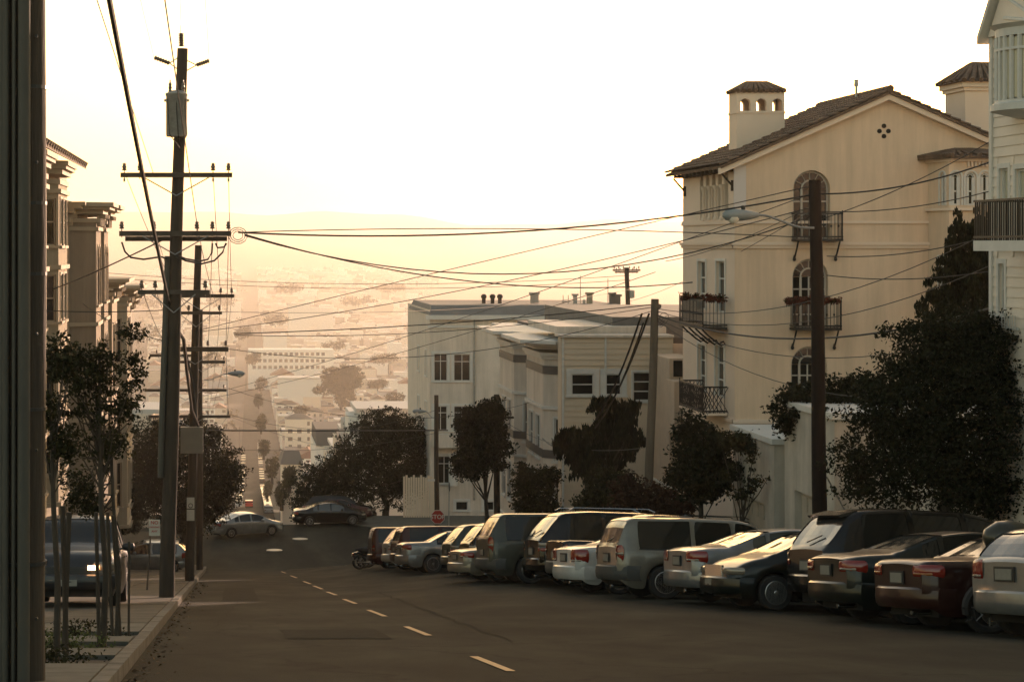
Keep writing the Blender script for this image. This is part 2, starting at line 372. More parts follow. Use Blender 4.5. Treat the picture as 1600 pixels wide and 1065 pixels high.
# ------------------------------------------------------------------ facade helpers
def wall_sheet(mb, F, U0, U1, Z0, Z1, holes, d=.16):
    us = sorted({U0, U1, *[h[0] for h in holes], *[h[1] for h in holes]}); zs = sorted({Z0, Z1, *[h[2] for h in holes], *[h[3] for h in holes]})
    for a, b in zip(us, us[1:]):
        for c, e in zip(zs, zs[1:]):
            uc, zc = (a+b)/2, (c+e)/2
            if any(h[0] < uc < h[1] and h[2] < zc < h[3] for h in holes): continue
            mb.poly([F(a,0,c),F(b,0,c),F(b,0,e),F(a,0,e)])
    for h in holes:
        u0, u1, z0, z1 = h[:4]; arch = len(h) > 4 and h[4]
        mb.poly([F(u0,0,z0),F(u0,-d,z0),F(u1,-d,z0),F(u1,0,z0)])
        if not arch:
            mb.poly([F(u0,0,z0),F(u0,0,z1),F(u0,-d,z1),F(u0,-d,z0)]); mb.poly([F(u1,0,z0),F(u1,-d,z0),F(u1,-d,z1),F(u1,0,z1)])
            mb.poly([F(u0,0,z1),F(u1,0,z1),F(u1,-d,z1),F(u0,-d,z1)])
        else:
            r = (u1-u0)/2; uc = (u0+u1)/2; zc = z1-r; N = 12
            mb.poly([F(u0,0,z0),F(u0,0,zc),F(u0,-d,zc),F(u0,-d,z0)]); mb.poly([F(u1,0,z0),F(u1,-d,z0),F(u1,-d,zc),F(u1,0,zc)])
            arc = [(uc-r*math.cos(math.pi*i/N), zc+r*math.sin(math.pi*i/N)) for i in range(N+1)]
            for i in range(N):
                (a, b), (c, e) = arc[i], arc[i+1]
                mb.poly([F(a,0,b),F(a,0,z1),F(c,0,z1),F(c,0,e)]); mb.poly([F(a,0,b),F(c,0,e),F(c,-d,e),F(a,-d,b)])

def window(F, root, off, u0, u1, z0, z1, d=.1, mt=None, rows_=(.5,), cols=(), trim=.1, sill=True, arch=False, glass=None, t=.05, blind=0):
    """a framed window: frame part with pane sub-parts"""
    mt = mt or white_trim; glass = glass or glass_dark
    m = MB(off); W, H = u1-u0, z1-z0
    zr = z1 - (W/2 if arch else 0)
    if not arch:
        for (a, b, c, e) in ((u0,u0+t,z0,z1),(u1-t,u1,z0,z1),(u0+t,u1-t,z0,z0+t),(u0+t,u1-t,z1-t,z1)): m.fbox(F,a,b,-d,-d+.06,c,e)
    else:
        for (a, b, c, e) in ((u0,u0+t,z0,zr),(u1-t,u1,z0,zr),(u0+t,u1-t,z0,z0+t)): m.fbox(F,a,b,-d,-d+.06,c,e)
        N = 12; uc = (u0+u1)/2; r = W/2
        for i in range(N):
            a0, a1 = math.pi*i/N, math.pi*(i+1)/N
            q = [(uc-rr*math.cos(aa), zr+rr*math.sin(aa)) for rr, aa in ((r,a0),(r,a1),(r-t,a1),(r-t,a0))]
            m.hexa([F(a,-d,b) for a, b in q]+[F(a,-d+.06,b) for a, b in q])
        for k in range(1, 6):
            aa = math.pi*k/6; c, s_ = math.cos(aa), math.sin(aa)
            m.tube([F(uc-.45*r*c,-d+.03,zr+.45*r*s_),F(uc-.97*r*c,-d+.03,zr+.97*r*s_)], .016, 4)
        for i in range(N):
            a0, a1 = math.pi*i/N, math.pi*(i+1)/N
            q = [(uc-rr*math.cos(aa), zr+rr*math.sin(aa)) for rr, aa in ((.52*r,a0),(.52*r,a1),(.43*r,a1),(.43*r,a0))]
            m.hexa([F(a,-d,b) for a, b in q]+[F(a,-d+.07,b) for a, b in q])
        for sg in (-1, 1): m.fbox(F,uc+sg*.475*r-.035,uc+sg*.475*r+.035,-d,-d+.07,z0+t,zr)
    for q in rows_: m.fbox(F,u0+t,u1-t,-d+.002,-d+.05,z0+(zr-z0)*q-.022,z0+(zr-z0)*q+.022)
    for q in cols: m.fbox(F,u0+W*q-.022,u0+W*q+.022,-d+.003,-d+.052,z0+t,zr-(0 if arch else t))
    if trim and not arch:
        for (a, b, c, e) in ((u0-trim,u0-.001,z0,z1+trim),(u1+.001,u1+trim,z0,z1+trim),(u0-.001,u1+.001,z1+.001,z1+trim)): m.fbox(F,a,b,-.01,.035,c,e)
    if trim and arch:
        N = 14; uc = (u0+u1)/2; r = W/2
        for i in range(N):
            a0, a1 = math.pi*i/N, math.pi*(i+1)/N
            q = [(uc-rr*math.cos(aa), zr+rr*math.sin(aa)) for rr, aa in ((r+.01,a0),(r+.01,a1),(r+trim,a1),(r+trim,a0))]
            m.hexa([F(a,-.01,b) for a, b in q]+[F(a,.035,b) for a, b in q])
        for (a, b) in ((u0-trim,u0-.01),(u1+.01,u1+trim)): m.fbox(F,a,b,-.01,.035,z0,zr)
    if sill: m.fbox(F,u0-trim-.04,u1+trim+.04,-.01,.09,z0-.09,z0-.003)
    o = m.build('window', mt, root)
    # panes
    cuts = [0, *rows_, 1]; cc = [0, *cols, 1]
    for a, b in zip(cuts, cuts[1:]):
        for e, g in zip(cc, cc[1:]):
            p = MB(off); tilt = rnd.uniform(-.006, .006)
            za, zb_ = z0+(zr-z0)*a+.02, z0+(zr-z0)*b-.02; ua, ub = u0+W*e+.02, u0+W*g-.02
            p.poly([F(ua,-d+.02+tilt,za),F(ub,-d+.02-tilt,za),F(ub,-d+.02-tilt,zb_),F(ua,-d+.02+tilt,zb_)]); p.build('pane', glass, o)
    if arch:
        p = MB(off); uc = (u0+u1)/2; r = W/2-.01
        p.poly([F(uc-r*math.cos(math.pi*i/12),-d+.02,zr+r*math.sin(math.pi*i/12)) for i in range(13)]); p.build('pane', glass, o)
    if blind:
        p = MB(off); p.fbox(F,u0+t,u1-t,-d-.04,-d-.02,z1-(z1-z0)*blind,z1-t); p.build('blind', blind_m, o)
    return o

def row_house(name, X, side, y0, y1, zbase, ztop, wallm, trimm, label, bays=(), floors=3, cornice=.7, depth=11, ground_h=2.9, cat='house', group=None, brackets=True, fh=None, arch=False, xr=None, win=True, roofm=None, chmax=.55):
    """a street house whose facade looks along side*X; bays = (ya, yb, projection)"""
    off = (X, (y0+y1)/2, zbase); root = thing(name, off, label, cat, group)
    F = frame((X, 0, 0), 0 if side > 0 else 180)
    sg = 1 if side > 0 else -1
    U = (lambda y: y) if side > 0 else (lambda y: -y)
    z0 = zbase+ground_h; fh = fh or (ztop-.9-z0)/floors
    holes = []; wins = []
    def free(y): return not any(a-.15 < y < b+.15 for a, b, *_ in bays)
    ys_ = [y0+1.3+i*1.9 for i in range(int((y1-y0-1.8)/1.9)+1)]
    for fl in range(floors):
        for y in ys_:
            if free(y-.5) and free(y+.5):
                zz = z0+fl*fh+.85; u = sorted((U(y-.48), U(y+.48))); holes.append((u[0], u[1], zz, zz+fh*.58)); wins.append(holes[-1])
    # garage and entry door openings
    ya, yb = y0+.9, y0+3.5; u = sorted((U(ya), U(yb))); gh = (u[0], u[1], zbase+.25, zbase+2.4)
    u = sorted((U(y1-2.0), U(y1-.9))); dh = (u[0], u[1], zbase+.3, zbase+2.5)
    w = MB(off); u = sorted((U(y0), U(y1)))
    wall_sheet(w, F, u[0], u[1], zbase-3, ztop, holes+[gh, dh], .22)
    x_in = X-sg*.24; xs = sorted((x_in, X-sg*depth)); w.box(xs[0], xs[1], y0, y1, zbase-3, ztop)
    for yy_, s2 in ((y0, 1), (y1, -1)): # returns to the core
        w.poly([(X, yy_, zbase-3), (x_in, yy_, zbase-3), (x_in, yy_, ztop), (X, yy_, ztop)])
    w.poly([(X, y0, ztop), (X, y1, ztop), (x_in, y1, ztop), (x_in, y0, ztop)])
    w.build('wall', wallm, root)
    m = MB(off); m.fbox(F, gh[0], gh[1], -.2, -.14, gh[2], gh[3])
    for i in range(1, 4): m.fbox(F, gh[0]+.05, gh[1]-.05, -.15, -.12, gh[2]+i*.53-.24, gh[2]+i*.53+.2)
    m.build('garage_door', trimm, root)
    m = MB(off); m.fbox(F, dh[0], dh[1], -.2, -.12, dh[2], dh[3]); m.build('door', wood_grey, root)
    if win:
        for h in wins: window(F, root, off, *h, mt=trimm)
    # bays
    for (ya, yb, pr, *lo) in bays:
        b0 = zbase+ground_h-.3 if not lo else lo[0]; bz1 = ztop-.55; ch = min(chmax, pr*.96 if chmax > .6 else pr*.7)
        pl = [(X-sg*.05, ya), (X+sg*pr, ya+ch), (X+sg*pr, yb-ch), (X-sg*.05, yb)]
        if side < 0: pl = pl[::-1]
        m = MB(off)
        m.prism([(X-sg*.05, ya+.05), (X+sg*(pr-.25), ya+ch+.12), (X+sg*(pr-.25), yb-ch-.12), (X-sg*.05, yb-.05)] if side > 0 else [(X-sg*.05, yb-.05), (X+sg*(pr-.25), yb-ch-.12), (X+sg*(pr-.25), ya+ch+.12), (X-sg*.05, ya+.05)], b0, bz1)
        facets = list(zip(pl, pl[1:]))
        bw = []
        for (p, q) in facets:
            dx, dy = q[0]-p[0], q[1]-p[1]; Ln = math.hypot(dx, dy)
            ang = math.degrees(math.atan2(-dx, dy))  # outward normal
            F2 = frame((p[0], p[1], 0), ang)
            hs = []
            mw = .5 if Ln > 2.2 else min(.34, Ln*.32)
            cs = [Ln/2] if Ln < 2.2 else [Ln*.3, Ln*.7]
            for fl in range(floors):
                zz = z0+fl*fh+.75
                if zz+fh*.6 > bz1-.3: continue
                if arch and q[0] > p[0]+.01: continue
                for c in cs: hs.append((c-mw, c+mw, zz, zz+fh*.62, arch))
            wall_sheet(m, F2, 0, Ln, b0, bz1, hs, .12)
            bw += [(F2, h) for h in hs]
        m.build('bay', wallm, root)
        for F2, h in bw: window(F2, root, off, h[0], h[1], h[2], h[3], mt=trimm, trim=.07, arch=arch, d=.08)
        # mouldings on the bay
        for fl in range(floors+1):
            zz = z0+fl*fh+(-.02 if fl else -.28)
            if zz > bz1: zz = bz1-.2
            m = MB(off); e = .09
            q = [(X, ya-e), (X+sg*(pr+e), ya+ch-e*.5), (X+sg*(pr+e), yb-ch+e*.5), (X, yb+e)]
            m.prism(q if side > 0 else q[::-1], zz, zz+.14); m.build('moulding', trimm, root)
    # cornice in steps, following bays
    for i, (e, za, zb_) in enumerate(((.16*cornice, -.62, -.46), (.38*cornice, -.3, -.14), (.75*cornice, -.139, -.03), (.95*cornice, -.029, .12))):
        m = MB(off)
        q = [(X-sg*.3, y0+.02), (X+sg*e, y0+.02)]
        for (ya, yb, pr, *lo) in bays:
            ch = min(chmax, pr*.96 if chmax > .6 else pr*.7); q += [(X+sg*e, ya-e*.6), (X+sg*(pr+e), ya+ch-e*.5), (X+sg*(pr+e), yb-ch+e*.5), (X+sg*e, yb+e*.6)]
        q += [(X+sg*e, y1-.02), (X-sg*.3, y1-.02)]
        m.prism(q if side > 0 else q[::-1], ztop+za, ztop+zb_); m.build('cornice', trimm, root)
    if brackets:
        y = y0+.3
        while y < y1-.2:
            pr = max([p for a, b, p, *_ in bays if a+.5 < y < b-.5] or [0])
            inb = any(a-.2 < y < a+.5 or b-.5 < y < b+.2 for a, b, *_ in bays)
            if not inb:
                m = MB(off); xs = sorted((X+sg*(pr+.02), X+sg*(pr+.5*cornice))); m.box(xs[0], xs[1], y-.07, y+.07, ztop-.46, ztop-.31)
                xs = sorted((X+sg*(pr+.02), X+sg*(pr+.25*cornice))); m.box(xs[0], xs[1], y-.07, y+.07, ztop-.75, ztop-.461); m.build('bracket', trimm, root)
            y += .75
    m = MB(off); xs = sorted((X-sg*.25, X-sg*(depth-.1))); m.box(xs[0], xs[1], y0+.1, y1-.1, ztop+.004, ztop+.25); m.build('roof', roofm or mm('roof_tar', (.10,.09,.08), .9, noise=.3, nscale=2), root)
    return root

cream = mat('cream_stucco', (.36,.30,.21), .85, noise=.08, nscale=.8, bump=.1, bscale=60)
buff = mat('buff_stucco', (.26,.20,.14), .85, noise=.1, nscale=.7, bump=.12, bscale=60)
ochre = mat('ochre_paint', (.28,.21,.13), .8, noise=.1, nscale=1)
tan = mat('tan_siding', (.64,.52,.38), .8, noise=.07, nscale=1)
grey_w = mat('grey_paint', (.70,.61,.51), .8, noise=.08, nscale=.9, bump=.05)
pinkish = mat('pinkish_stucco', (.42,.36,.32), .85, noise=.08, nscale=1)
dk_trim = mat('dark_trim', (.10,.09,.08), .6)
wh_stucco = mat('white_stucco', (.52,.46,.38), .9, noise=.15, nscale=1.2, bump=.15, bscale=40)
white_sid = mat('white_siding', (.80,.69,.57), .7, noise=.05, nscale=2)

for m_ in (grey_w, wh_stucco, buff, cream, pinkish): streaks(m_, .22)
# ------------------------------------------------------------------ left row
off = P(100, 0, 43.3)
zA = prof(60)+.1
trim_l = mat('left_trim', (.36,.29,.20), .7, noise=.1, nscale=3)
# house A: tall stucco house with tiled eaves, nearest on the left
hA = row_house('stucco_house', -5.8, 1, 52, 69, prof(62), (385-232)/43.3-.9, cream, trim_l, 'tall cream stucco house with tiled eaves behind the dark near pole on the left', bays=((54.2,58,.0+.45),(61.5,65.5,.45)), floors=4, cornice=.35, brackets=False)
m = MB(hA.location); zt = (385-232)/43.3-.75
for i in range(24):
    y = 51.6+i*.74
    m.extr([(-5.0, y, zt), (-5.0, y+.7, zt), (-9, y+.7, zt+2.1), (-9, y, zt+2.1)], (0, 0, .1))
    m.tube([(-4.95, y+.35, zt+.12), (-9, y+.35, zt+2.25)], .12, 6)
m.build('tile_roof', tile, hA)
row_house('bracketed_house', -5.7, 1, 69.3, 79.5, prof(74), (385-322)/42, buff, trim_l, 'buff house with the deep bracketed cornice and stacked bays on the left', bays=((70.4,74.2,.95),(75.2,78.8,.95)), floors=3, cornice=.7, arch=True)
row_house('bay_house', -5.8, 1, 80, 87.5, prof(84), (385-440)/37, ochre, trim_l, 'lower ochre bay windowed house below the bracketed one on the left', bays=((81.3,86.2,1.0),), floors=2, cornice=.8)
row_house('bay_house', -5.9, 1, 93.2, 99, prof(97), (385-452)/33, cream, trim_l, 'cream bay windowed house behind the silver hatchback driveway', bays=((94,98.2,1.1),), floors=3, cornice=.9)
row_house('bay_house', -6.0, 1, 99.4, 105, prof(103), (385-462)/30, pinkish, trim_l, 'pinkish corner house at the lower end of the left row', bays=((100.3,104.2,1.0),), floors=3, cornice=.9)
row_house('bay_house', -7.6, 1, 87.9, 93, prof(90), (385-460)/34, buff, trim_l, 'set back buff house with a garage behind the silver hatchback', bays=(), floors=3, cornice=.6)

# ------------------------------------------------------------------ Mediterranean villa on the right
S0 = 48.39; YV_ = F_PX/S0; XL = 16.47; XRt = 26.3; YB = 69.0
def vz(py, s=S0): return (385-py)/s
def vx(px, s=S0): return (px-XV)/s
base = prof(62)+.3
villa = thing('stucco_villa', (XL, YV_, base), 'big beige Mediterranean villa with tiled gable roof, arched windows and iron balconies', 'villa')
off = villa.location.copy()
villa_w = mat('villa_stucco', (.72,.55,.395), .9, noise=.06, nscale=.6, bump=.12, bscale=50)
streaks(villa_w, .16)
villa_l = mat('villa_light_stucco', (.74,.60,.47), .9, noise=.05, nscale=.6, bump=.1, bscale=50)
Ff = frame((0, YV_, 0), -90)       # u = +X
Fl = frame((XL, 0, 0), 180)        # u = -Y
xr_, zr_ = vx(1385), vz(150); ze_ = vz(258)
AW = [(1239,1297,266,373),(1238,1294,404,511),(1236,1292,541,640)]
holes = [(vx(a), vx(b), vz(d_), vz(c), True) for a, b, c, d_ in AW]
m = MB(off); zg = min(ze_, vz(258))
wall_sheet(m, Ff, XL, XRt, base-2, zg, holes, .3)
m.poly([Ff(XL,0,zg), Ff(XRt,0,zg), Ff(xr_,0,zr_)])
m.box(XL+.32, XRt, YV_+.32, YB, base-2, zg)
m.poly([Ff(XL,-.0,zg),Ff(XRt,0,zg),Ff(XRt,-.32,zg),Ff(XL,-.32,zg)])
m.poly([(XL,YB,zg),(XRt,YB,zg),(xr_,YB,zr_)])
m.poly([(XL,YB,base-2),(XRt,YB,base-2),(XRt,YB,zg),(XL,YB,zg)])
m.build('wall', villa_w, villa)
# street wall
def yx(px, X=XL): return F_PX/((px-XV)/X)
lw = []
for px0, px1, t_, b_ in ((1091,1103,408,470),(1119.5,1133,408,474),(1091,1103,538,598),(1118,1132,540,606)):
    a, b = yx(px1), yx(px0); s_ = F_PX/((a+b)/2); lw.append((-b, -a, (385-b_)/s_-.3, (385-t_)/s_))
log = [yx(1140), yx(1092)]; n5 = 5; wlog = (log[1]-log[0])/n5
zlt, zlb = (385-272)/46.4, (385-343)/46.4
lh = [(-(log[0]+(i+1)*wlog-.16), -(log[0]+i*wlog+.16), zlb, zlt, True) for i in range(n5)]
m = MB(off); wall_sheet(m, Fl, -YB, -YV_, base-2, zg, lw+lh, .3)
m.build('street_wall', villa_l, villa)
for h in lw: window(Fl, villa, off, *h, mt=white_trim, trim=.09, d=.14, rows_=(.33,.66), sill=False)
for h in lh:
    m = MB(off); m.fbox(Fl, h[0], h[1], -.29, -.24, h[2], h[3]); m.build('loggia_shade_sheet', mm('loggia_shade', (.03,.022,.014), .9), villa)  # dark matte sheet, shade inside the loggia put into its colour
for i in range(1, n5):
    y = log[0]+i*wlog; m = MB(off); m.lathe([(.10,0),(.10,.08),(.065,.12),(.06,1.0),(.075,1.02),(.11,1.1),(.11,1.16)], (XL-.03, y, zlb-.02), seg=10); m.build('column', villa_l, villa, smooth=True)
for h, lit in zip(holes, (1, 0, 0)):
    window(Ff, villa, off, h[0]+.02, h[1]-.02, h[2], h[3]-.02, mt=mm('villa_frame', (.42,.38,.32), .6), rows_=(.25,.5,.75), cols=(.27,.5,.73), trim=0, sill=False, arch=True, d=.22)
# mouldings
m = MB(off)
for py, e, t_ in ((345, .06, .09), (378, .13, .10), (382, .07, .12), (655, .08, .12)):
    m.fbox(Ff, XL-e, XRt, -.05, e, vz(py)-t_, vz(py)); m.fbox(Fl, -YB, -YV_+.049, -.05, e, vz(py)-t_, vz(py))
m.build('moulding', villa_l, villa)
m = MB(off); m.fbox(Ff, XL-.03, XL+.36, -.03, .03, vz(345), zg-.02); m.build('corner_pilaster', mm('villa_pale', (.62,.56,.52), .85), villa)
m = MB(off); m.fbox(Fl, -YB, -YV_-.4, -.0, .04, zlb-.12, zlb-.02); m.build('loggia_sill', villa_l, villa)
# gable coping
sl = (zr_-vz(258))/(xr_-XL)
# tiled roof: barrel tiles
def tiled(off, root, p0, du, dv, nu, nv, name='tile_roof', amp=.07, course=.045, jag=.03):
    """p0 eave corner; du along eave, dv up the slope"""
    m = MB(off); p0 = Vector(p0); du = Vector(du); dv = Vector(dv); nrm = du.cross(dv).normalized()
    if nrm.z < 0: nrm = -nrm
    K = 6; cols_ = nu*K+1; grid = []
    offs = [rnd.uniform(-jag, jag) for _ in range(nu+1)]
    for j in range(nv):
        for e in (0, 1):
            row = []
            for i in range(cols_):
                t = i/K; a = amp*abs(math.sin(math.pi*t))**.7
                h = a+(course if e == 0 else 0)+offs[int(min(t, nu-1))]*.3
                vv = (j+e)/nv
                row.append(p0+du*(t/nu)+dv*vv+nrm*(h+.06))
            grid.append(row)
    i0 = len(m.v)
    for r_ in grid: m.v += [tuple(p) for p in r_]
    for j in range(len(grid)-1):
        for i in range(cols_-1):
            a = i0+j*cols_+i; m.f.append((a, a+1, a+cols_+1, a+cols_))
    q = [p0, p0+du, p0+du+dv, p0+dv]
    m.extr([x-nrm*.04 for x in q], nrm*.09)
    return m.build(name, tile, root)
ex = vx(1122); ez = vz(262)
ridge = Vector((xr_, 0, vz(146)))
tiled(off, villa, (ex, YV_-.35, ez), (0, YB-YV_+.7, 0), (xr_-ex, 0, ridge.z-ez), 30, 17)
xr2 = 2*xr_-ex
tiled(off, villa, (xr2, YV_-.35, ez), (0, YB-YV_+.7, 0), (xr_-xr2, 0, ridge.z-ez), 30, 17)
m = MB(off)
for i in range(18): m.lathe([(.12,0),(.10,.4)], (xr_, YV_-.4+i*.42, ridge.z+.13), axis='y', seg=8)
m.build('ridge_tiles', tile, villa, kind='stuff')
m = MB(off)   # verge board and rafters
for X0_, Z0_, X1_, Z1_ in ((ex, ez, xr_, ridge.z), (xr_, ridge.z, xr2, ez)):
    m.hexa([(X0_,YV_-.28,Z0_-.22),(X1_,YV_-.28,Z1_-.22),(X1_,YV_-.002,Z1_-.22),(X0_,YV_-.002,Z0_-.22),(X0_,YV_-.28,Z0_-.02),(X1_,YV_-.28,Z1_-.02),(X1_,YV_-.002,Z1_-.02),(X0_,YV_-.002,Z0_-.02)])
m.build('verge_moulding', villa_l, villa)
for i in range(12):
    y = YV_+.2+i*.55; m = MB(off); m.box(ex+.05, XL-.002, y, y+.1, ez-.12, ez-.02+.0); m.build('rafter_tail', wood, villa)
for y in (YV_+.15, YB-.4):
    m = MB(off); m.tube([(XL-.02,y,ez-.75),(XL-.02,y,ez-.4)], .07, 6); m.tube([(XL-.02,y,ez-.6),(ex+.1,y,ez-.12)], .035, 6); m.build('eave_brace', wood, villa)
m = MB(off); m.box(19.95, 31, YB+.15, 80.9, base-4, -.6); m.build('rear_sun_blocker', villa_w, villa)  # added block hidden behind the villa, keeps low sun off the road
m = MB(off); m.box(26.35, 37, YV_+.2, YB, base-3, 3.6); m.build('east_sun_blocker', villa_w, villa)  # added out-of-view block, stops sun slipping past the villa's right end
m = MB(off); m.box(19.9, 31.1, YB+.1, 80.95, -.597, -.35); m.build('rear_blocker_cap', tile, villa)  # cap of the added sun-blocking box behind the villa
# quatrefoil vents
for dx, dy in ((0,-8),(0,8),(-7,0),(7,0)):
    m = MB(off); m.lathe([(.075,-.02),(.075,.012)], (vx(1381+dx), YV_-.0, vz(205+dy)), axis='y', seg=12); m.build('vent_hole', mm('void', (.02,.015,.01), .9), villa)
# balconies: iron railings
def balcony(root, F, u0, u1, n1, zfloor, zrail, off, brackets=True, scroll=False, flowers=False, ends=True, label=None, lattice=False):
    m = MB(off); m.fbox(F, u0, u1, .04, n1, zfloor-.08, zfloor); b = m.build('balcony', black_metal if not lattice else villa_l, root)
    m = MB(off)
    for z in (zfloor+.06, zrail):
        m.fbox(F, u0, u1, n1-.04, n1, z-.025, z+.025)
        for u in (u0, u1-.04): m.fbox(F, u, u+.04, .04, n1-.041, z-.025, z+.025)
    m.build('rail', black_metal, b)
    n = int((u1-u0)/.115); 
    for i in range(n+1):
        u = u0+.02+(u1-u0-.04)*i/n; m = MB(off); post = i in (0, n)
        r = .022 if post else .011
        m.tube([F(u, n1-.02, zfloor), F(u, n1-.02, zrail+(.1 if post else 0))], r, 5)
        if i % 2: m.lathe([(.01,-.05),(.035,0),(.01,.05)], F(u, n1-.02, (zfloor+zrail)/2), seg=6)
        m.build('baluster', black_metal, b)
    k = max(2, int(n1/.12))
    for u in (u0+.02, u1-.02):
        for j in range(1, k):
            m = MB(off); m.tube([F(u, n1*j/k, zfloor), F(u, n1*j/k, zrail)], .011, 5); m.build('baluster', black_metal, b)
    if lattice:
        m = MB(off); h = zrail-zfloor
        for u in (u0+.02, u1-.02):
            for j in range(6):
                a = n1*j/6; m.tube([F(u,a,zfloor),F(u,min(n1,a+h*.6),zrail)], .012, 4); m.tube([F(u,a,zrail),F(u,min(n1,a+h*.6),zfloor)], .012, 4)
        for j in range(int((u1-u0)/.25)):
            a = u0+j*.25; m.tube([F(a,n1-.02,zfloor),F(min(u1,a+.5),n1-.02,zrail)], .012, 4); m.tube([F(a,n1-.02,zrail),F(min(u1,a+.5),n1-.02,zfloor)], .012, 4)
        m.build('lattice', black_metal, b)
    if brackets:
        for u in ((u0+.08, u1-.08) if not scroll else [u0+(u1-u0)*q for q in (.08,.36,.64,.92)]):
            m = MB(off)
            pts = [F(u, n1*.85, zfloor-.08), F(u, n1*.6, zfloor-.3), F(u, .12, zfloor-.62)] if not scroll else [F(u, n1*.95, zfloor-.08), F(u, n1*.75, zfloor-.25), F(u, n1*.4, zfloor-.5), F(u,.16,zfloor-.62), F(u,.05,zfloor-.55), F(u,.1,zfloor-.48), F(u,.2,zfloor-.52)]
            m.tube(pts, .03, 5)
            if not scroll: m.lathe([(.03,-.1),(.06,-.05),(.02,.1)], F(u, .1, zfloor-.62), seg=8)
            m.build('bracket', black_metal, b)
    return b
ybal = (vz(373), vz(334)); balcony(villa, Ff, vx(1236), vx(1308), .62, ybal[0], ybal[1], off)
ybal2 = (vz(511), vz(470)); balcony(villa, Ff, vx(1233), vx(1306), .62, ybal2[0], ybal2[1], off, flowers=True)
zf1, zr1 = (385-509)/47, (385-468)/47; balcony(villa, Fl, -66.0, -62.75, .85, zf1, zr1, off, scroll=True)
zf2, zr2 = (385-641)/47, (385-601)/47; balcony(villa, Fl, -66.0, -62.75, .85, zf2, zr2, off, brackets=False, lattice=True)
# corner bay turret (right) with arched windows
tx0, tx1 = vx(1450), vx(1585); ty = YV_-1.3; tz1 = vz(252); tz0 = base-2
pl = [(tx0, YV_+.02), (tx0+.05, YV_-.35), (vx(1482, 49.4), ty), (tx1, ty), (tx1+.6, YV_+.02)]
m = MB(off); holes_t = []; 
for (p, q), hs in zip(list(zip(pl, pl[1:])), ([], [(.42,.75)], [(.06,.38),(.52,.86),(.98,1.30),(1.46,1.78)], [])):
    dx, dy = q[0]-p[0], q[1]-p[1]; Ln = math.hypot(dx, dy); F2 = frame((p[0], p[1], 0), math.degrees(math.atan2(-dx, dy)))
    F2 = frame((p[0], p[1], 0), math.degrees(math.atan2(dy, dx))-90)
    H = [(min(a, Ln-.2), min(b, Ln-.05), vz(322), vz(271), True) for a, b in hs if b < Ln+.2]
    if hs and len(hs) == 1: H.append((Ln*.35, Ln*.35+.3, vz(455), vz(401), False))
    wall_sheet(m, F2, 0, Ln, tz0, tz1, H, .15); holes_t += [(F2, h) for h in H]
m.build('bay_wall', villa_w, villa)
for F2, h in holes_t: window(F2, villa, off, h[0], h[1], h[2], h[3], trim=.06, d=.1, arch=h[4], rows_=(.5,), cols=(), sill=not h[4], mt=white_trim)
m = MB(off); q = [(x-(.12 if i < 2 else -.0), y-.12) for i, (x, y) in enumerate(pl)]; q[0] = (pl[0][0]-.1, YV_+.02); q[-1] = (pl[-1][0]+.1, YV_+.02)
m.prism(q[::1], vz(255), vz(249)); m.prism(q, vz(330), vz(326)); m.build('bay_moulding', villa_l, villa)
for i in range(26):
    m = MB(off); x = tx0+.75+i*.115; m.box(x, x+.06, ty-.08, ty+.01, vz(263), vz(256)); m.build('dentil', villa_l, villa)
apex = (vx(1500), YV_+.4, vz(236)); m = MB(off)
q = [(x+(-.3 if i < 2 else .0), y-.3, vz(251)) for i, (x, y) in enumerate(pl)]; q[0] = (pl[0][0]-.35, YV_+.1, vz(251))
for a, b in zip(q, q[1:]): 
    m.extr([a, b, (apex[0]+(b[0]>apex[0])*1.2, apex[1], apex[2]+.05), apex], (0,0,.08))
    for k in range(9):
        t = k/9; A = Vector(a).lerp(Vector(b), t); m.tube([A+Vector((0,0,.1)), A.lerp(Vector(apex), .85)+Vector((0,0,.1))], .075, 5)
m.build('bay_roof', tile, villa, kind='stuff')
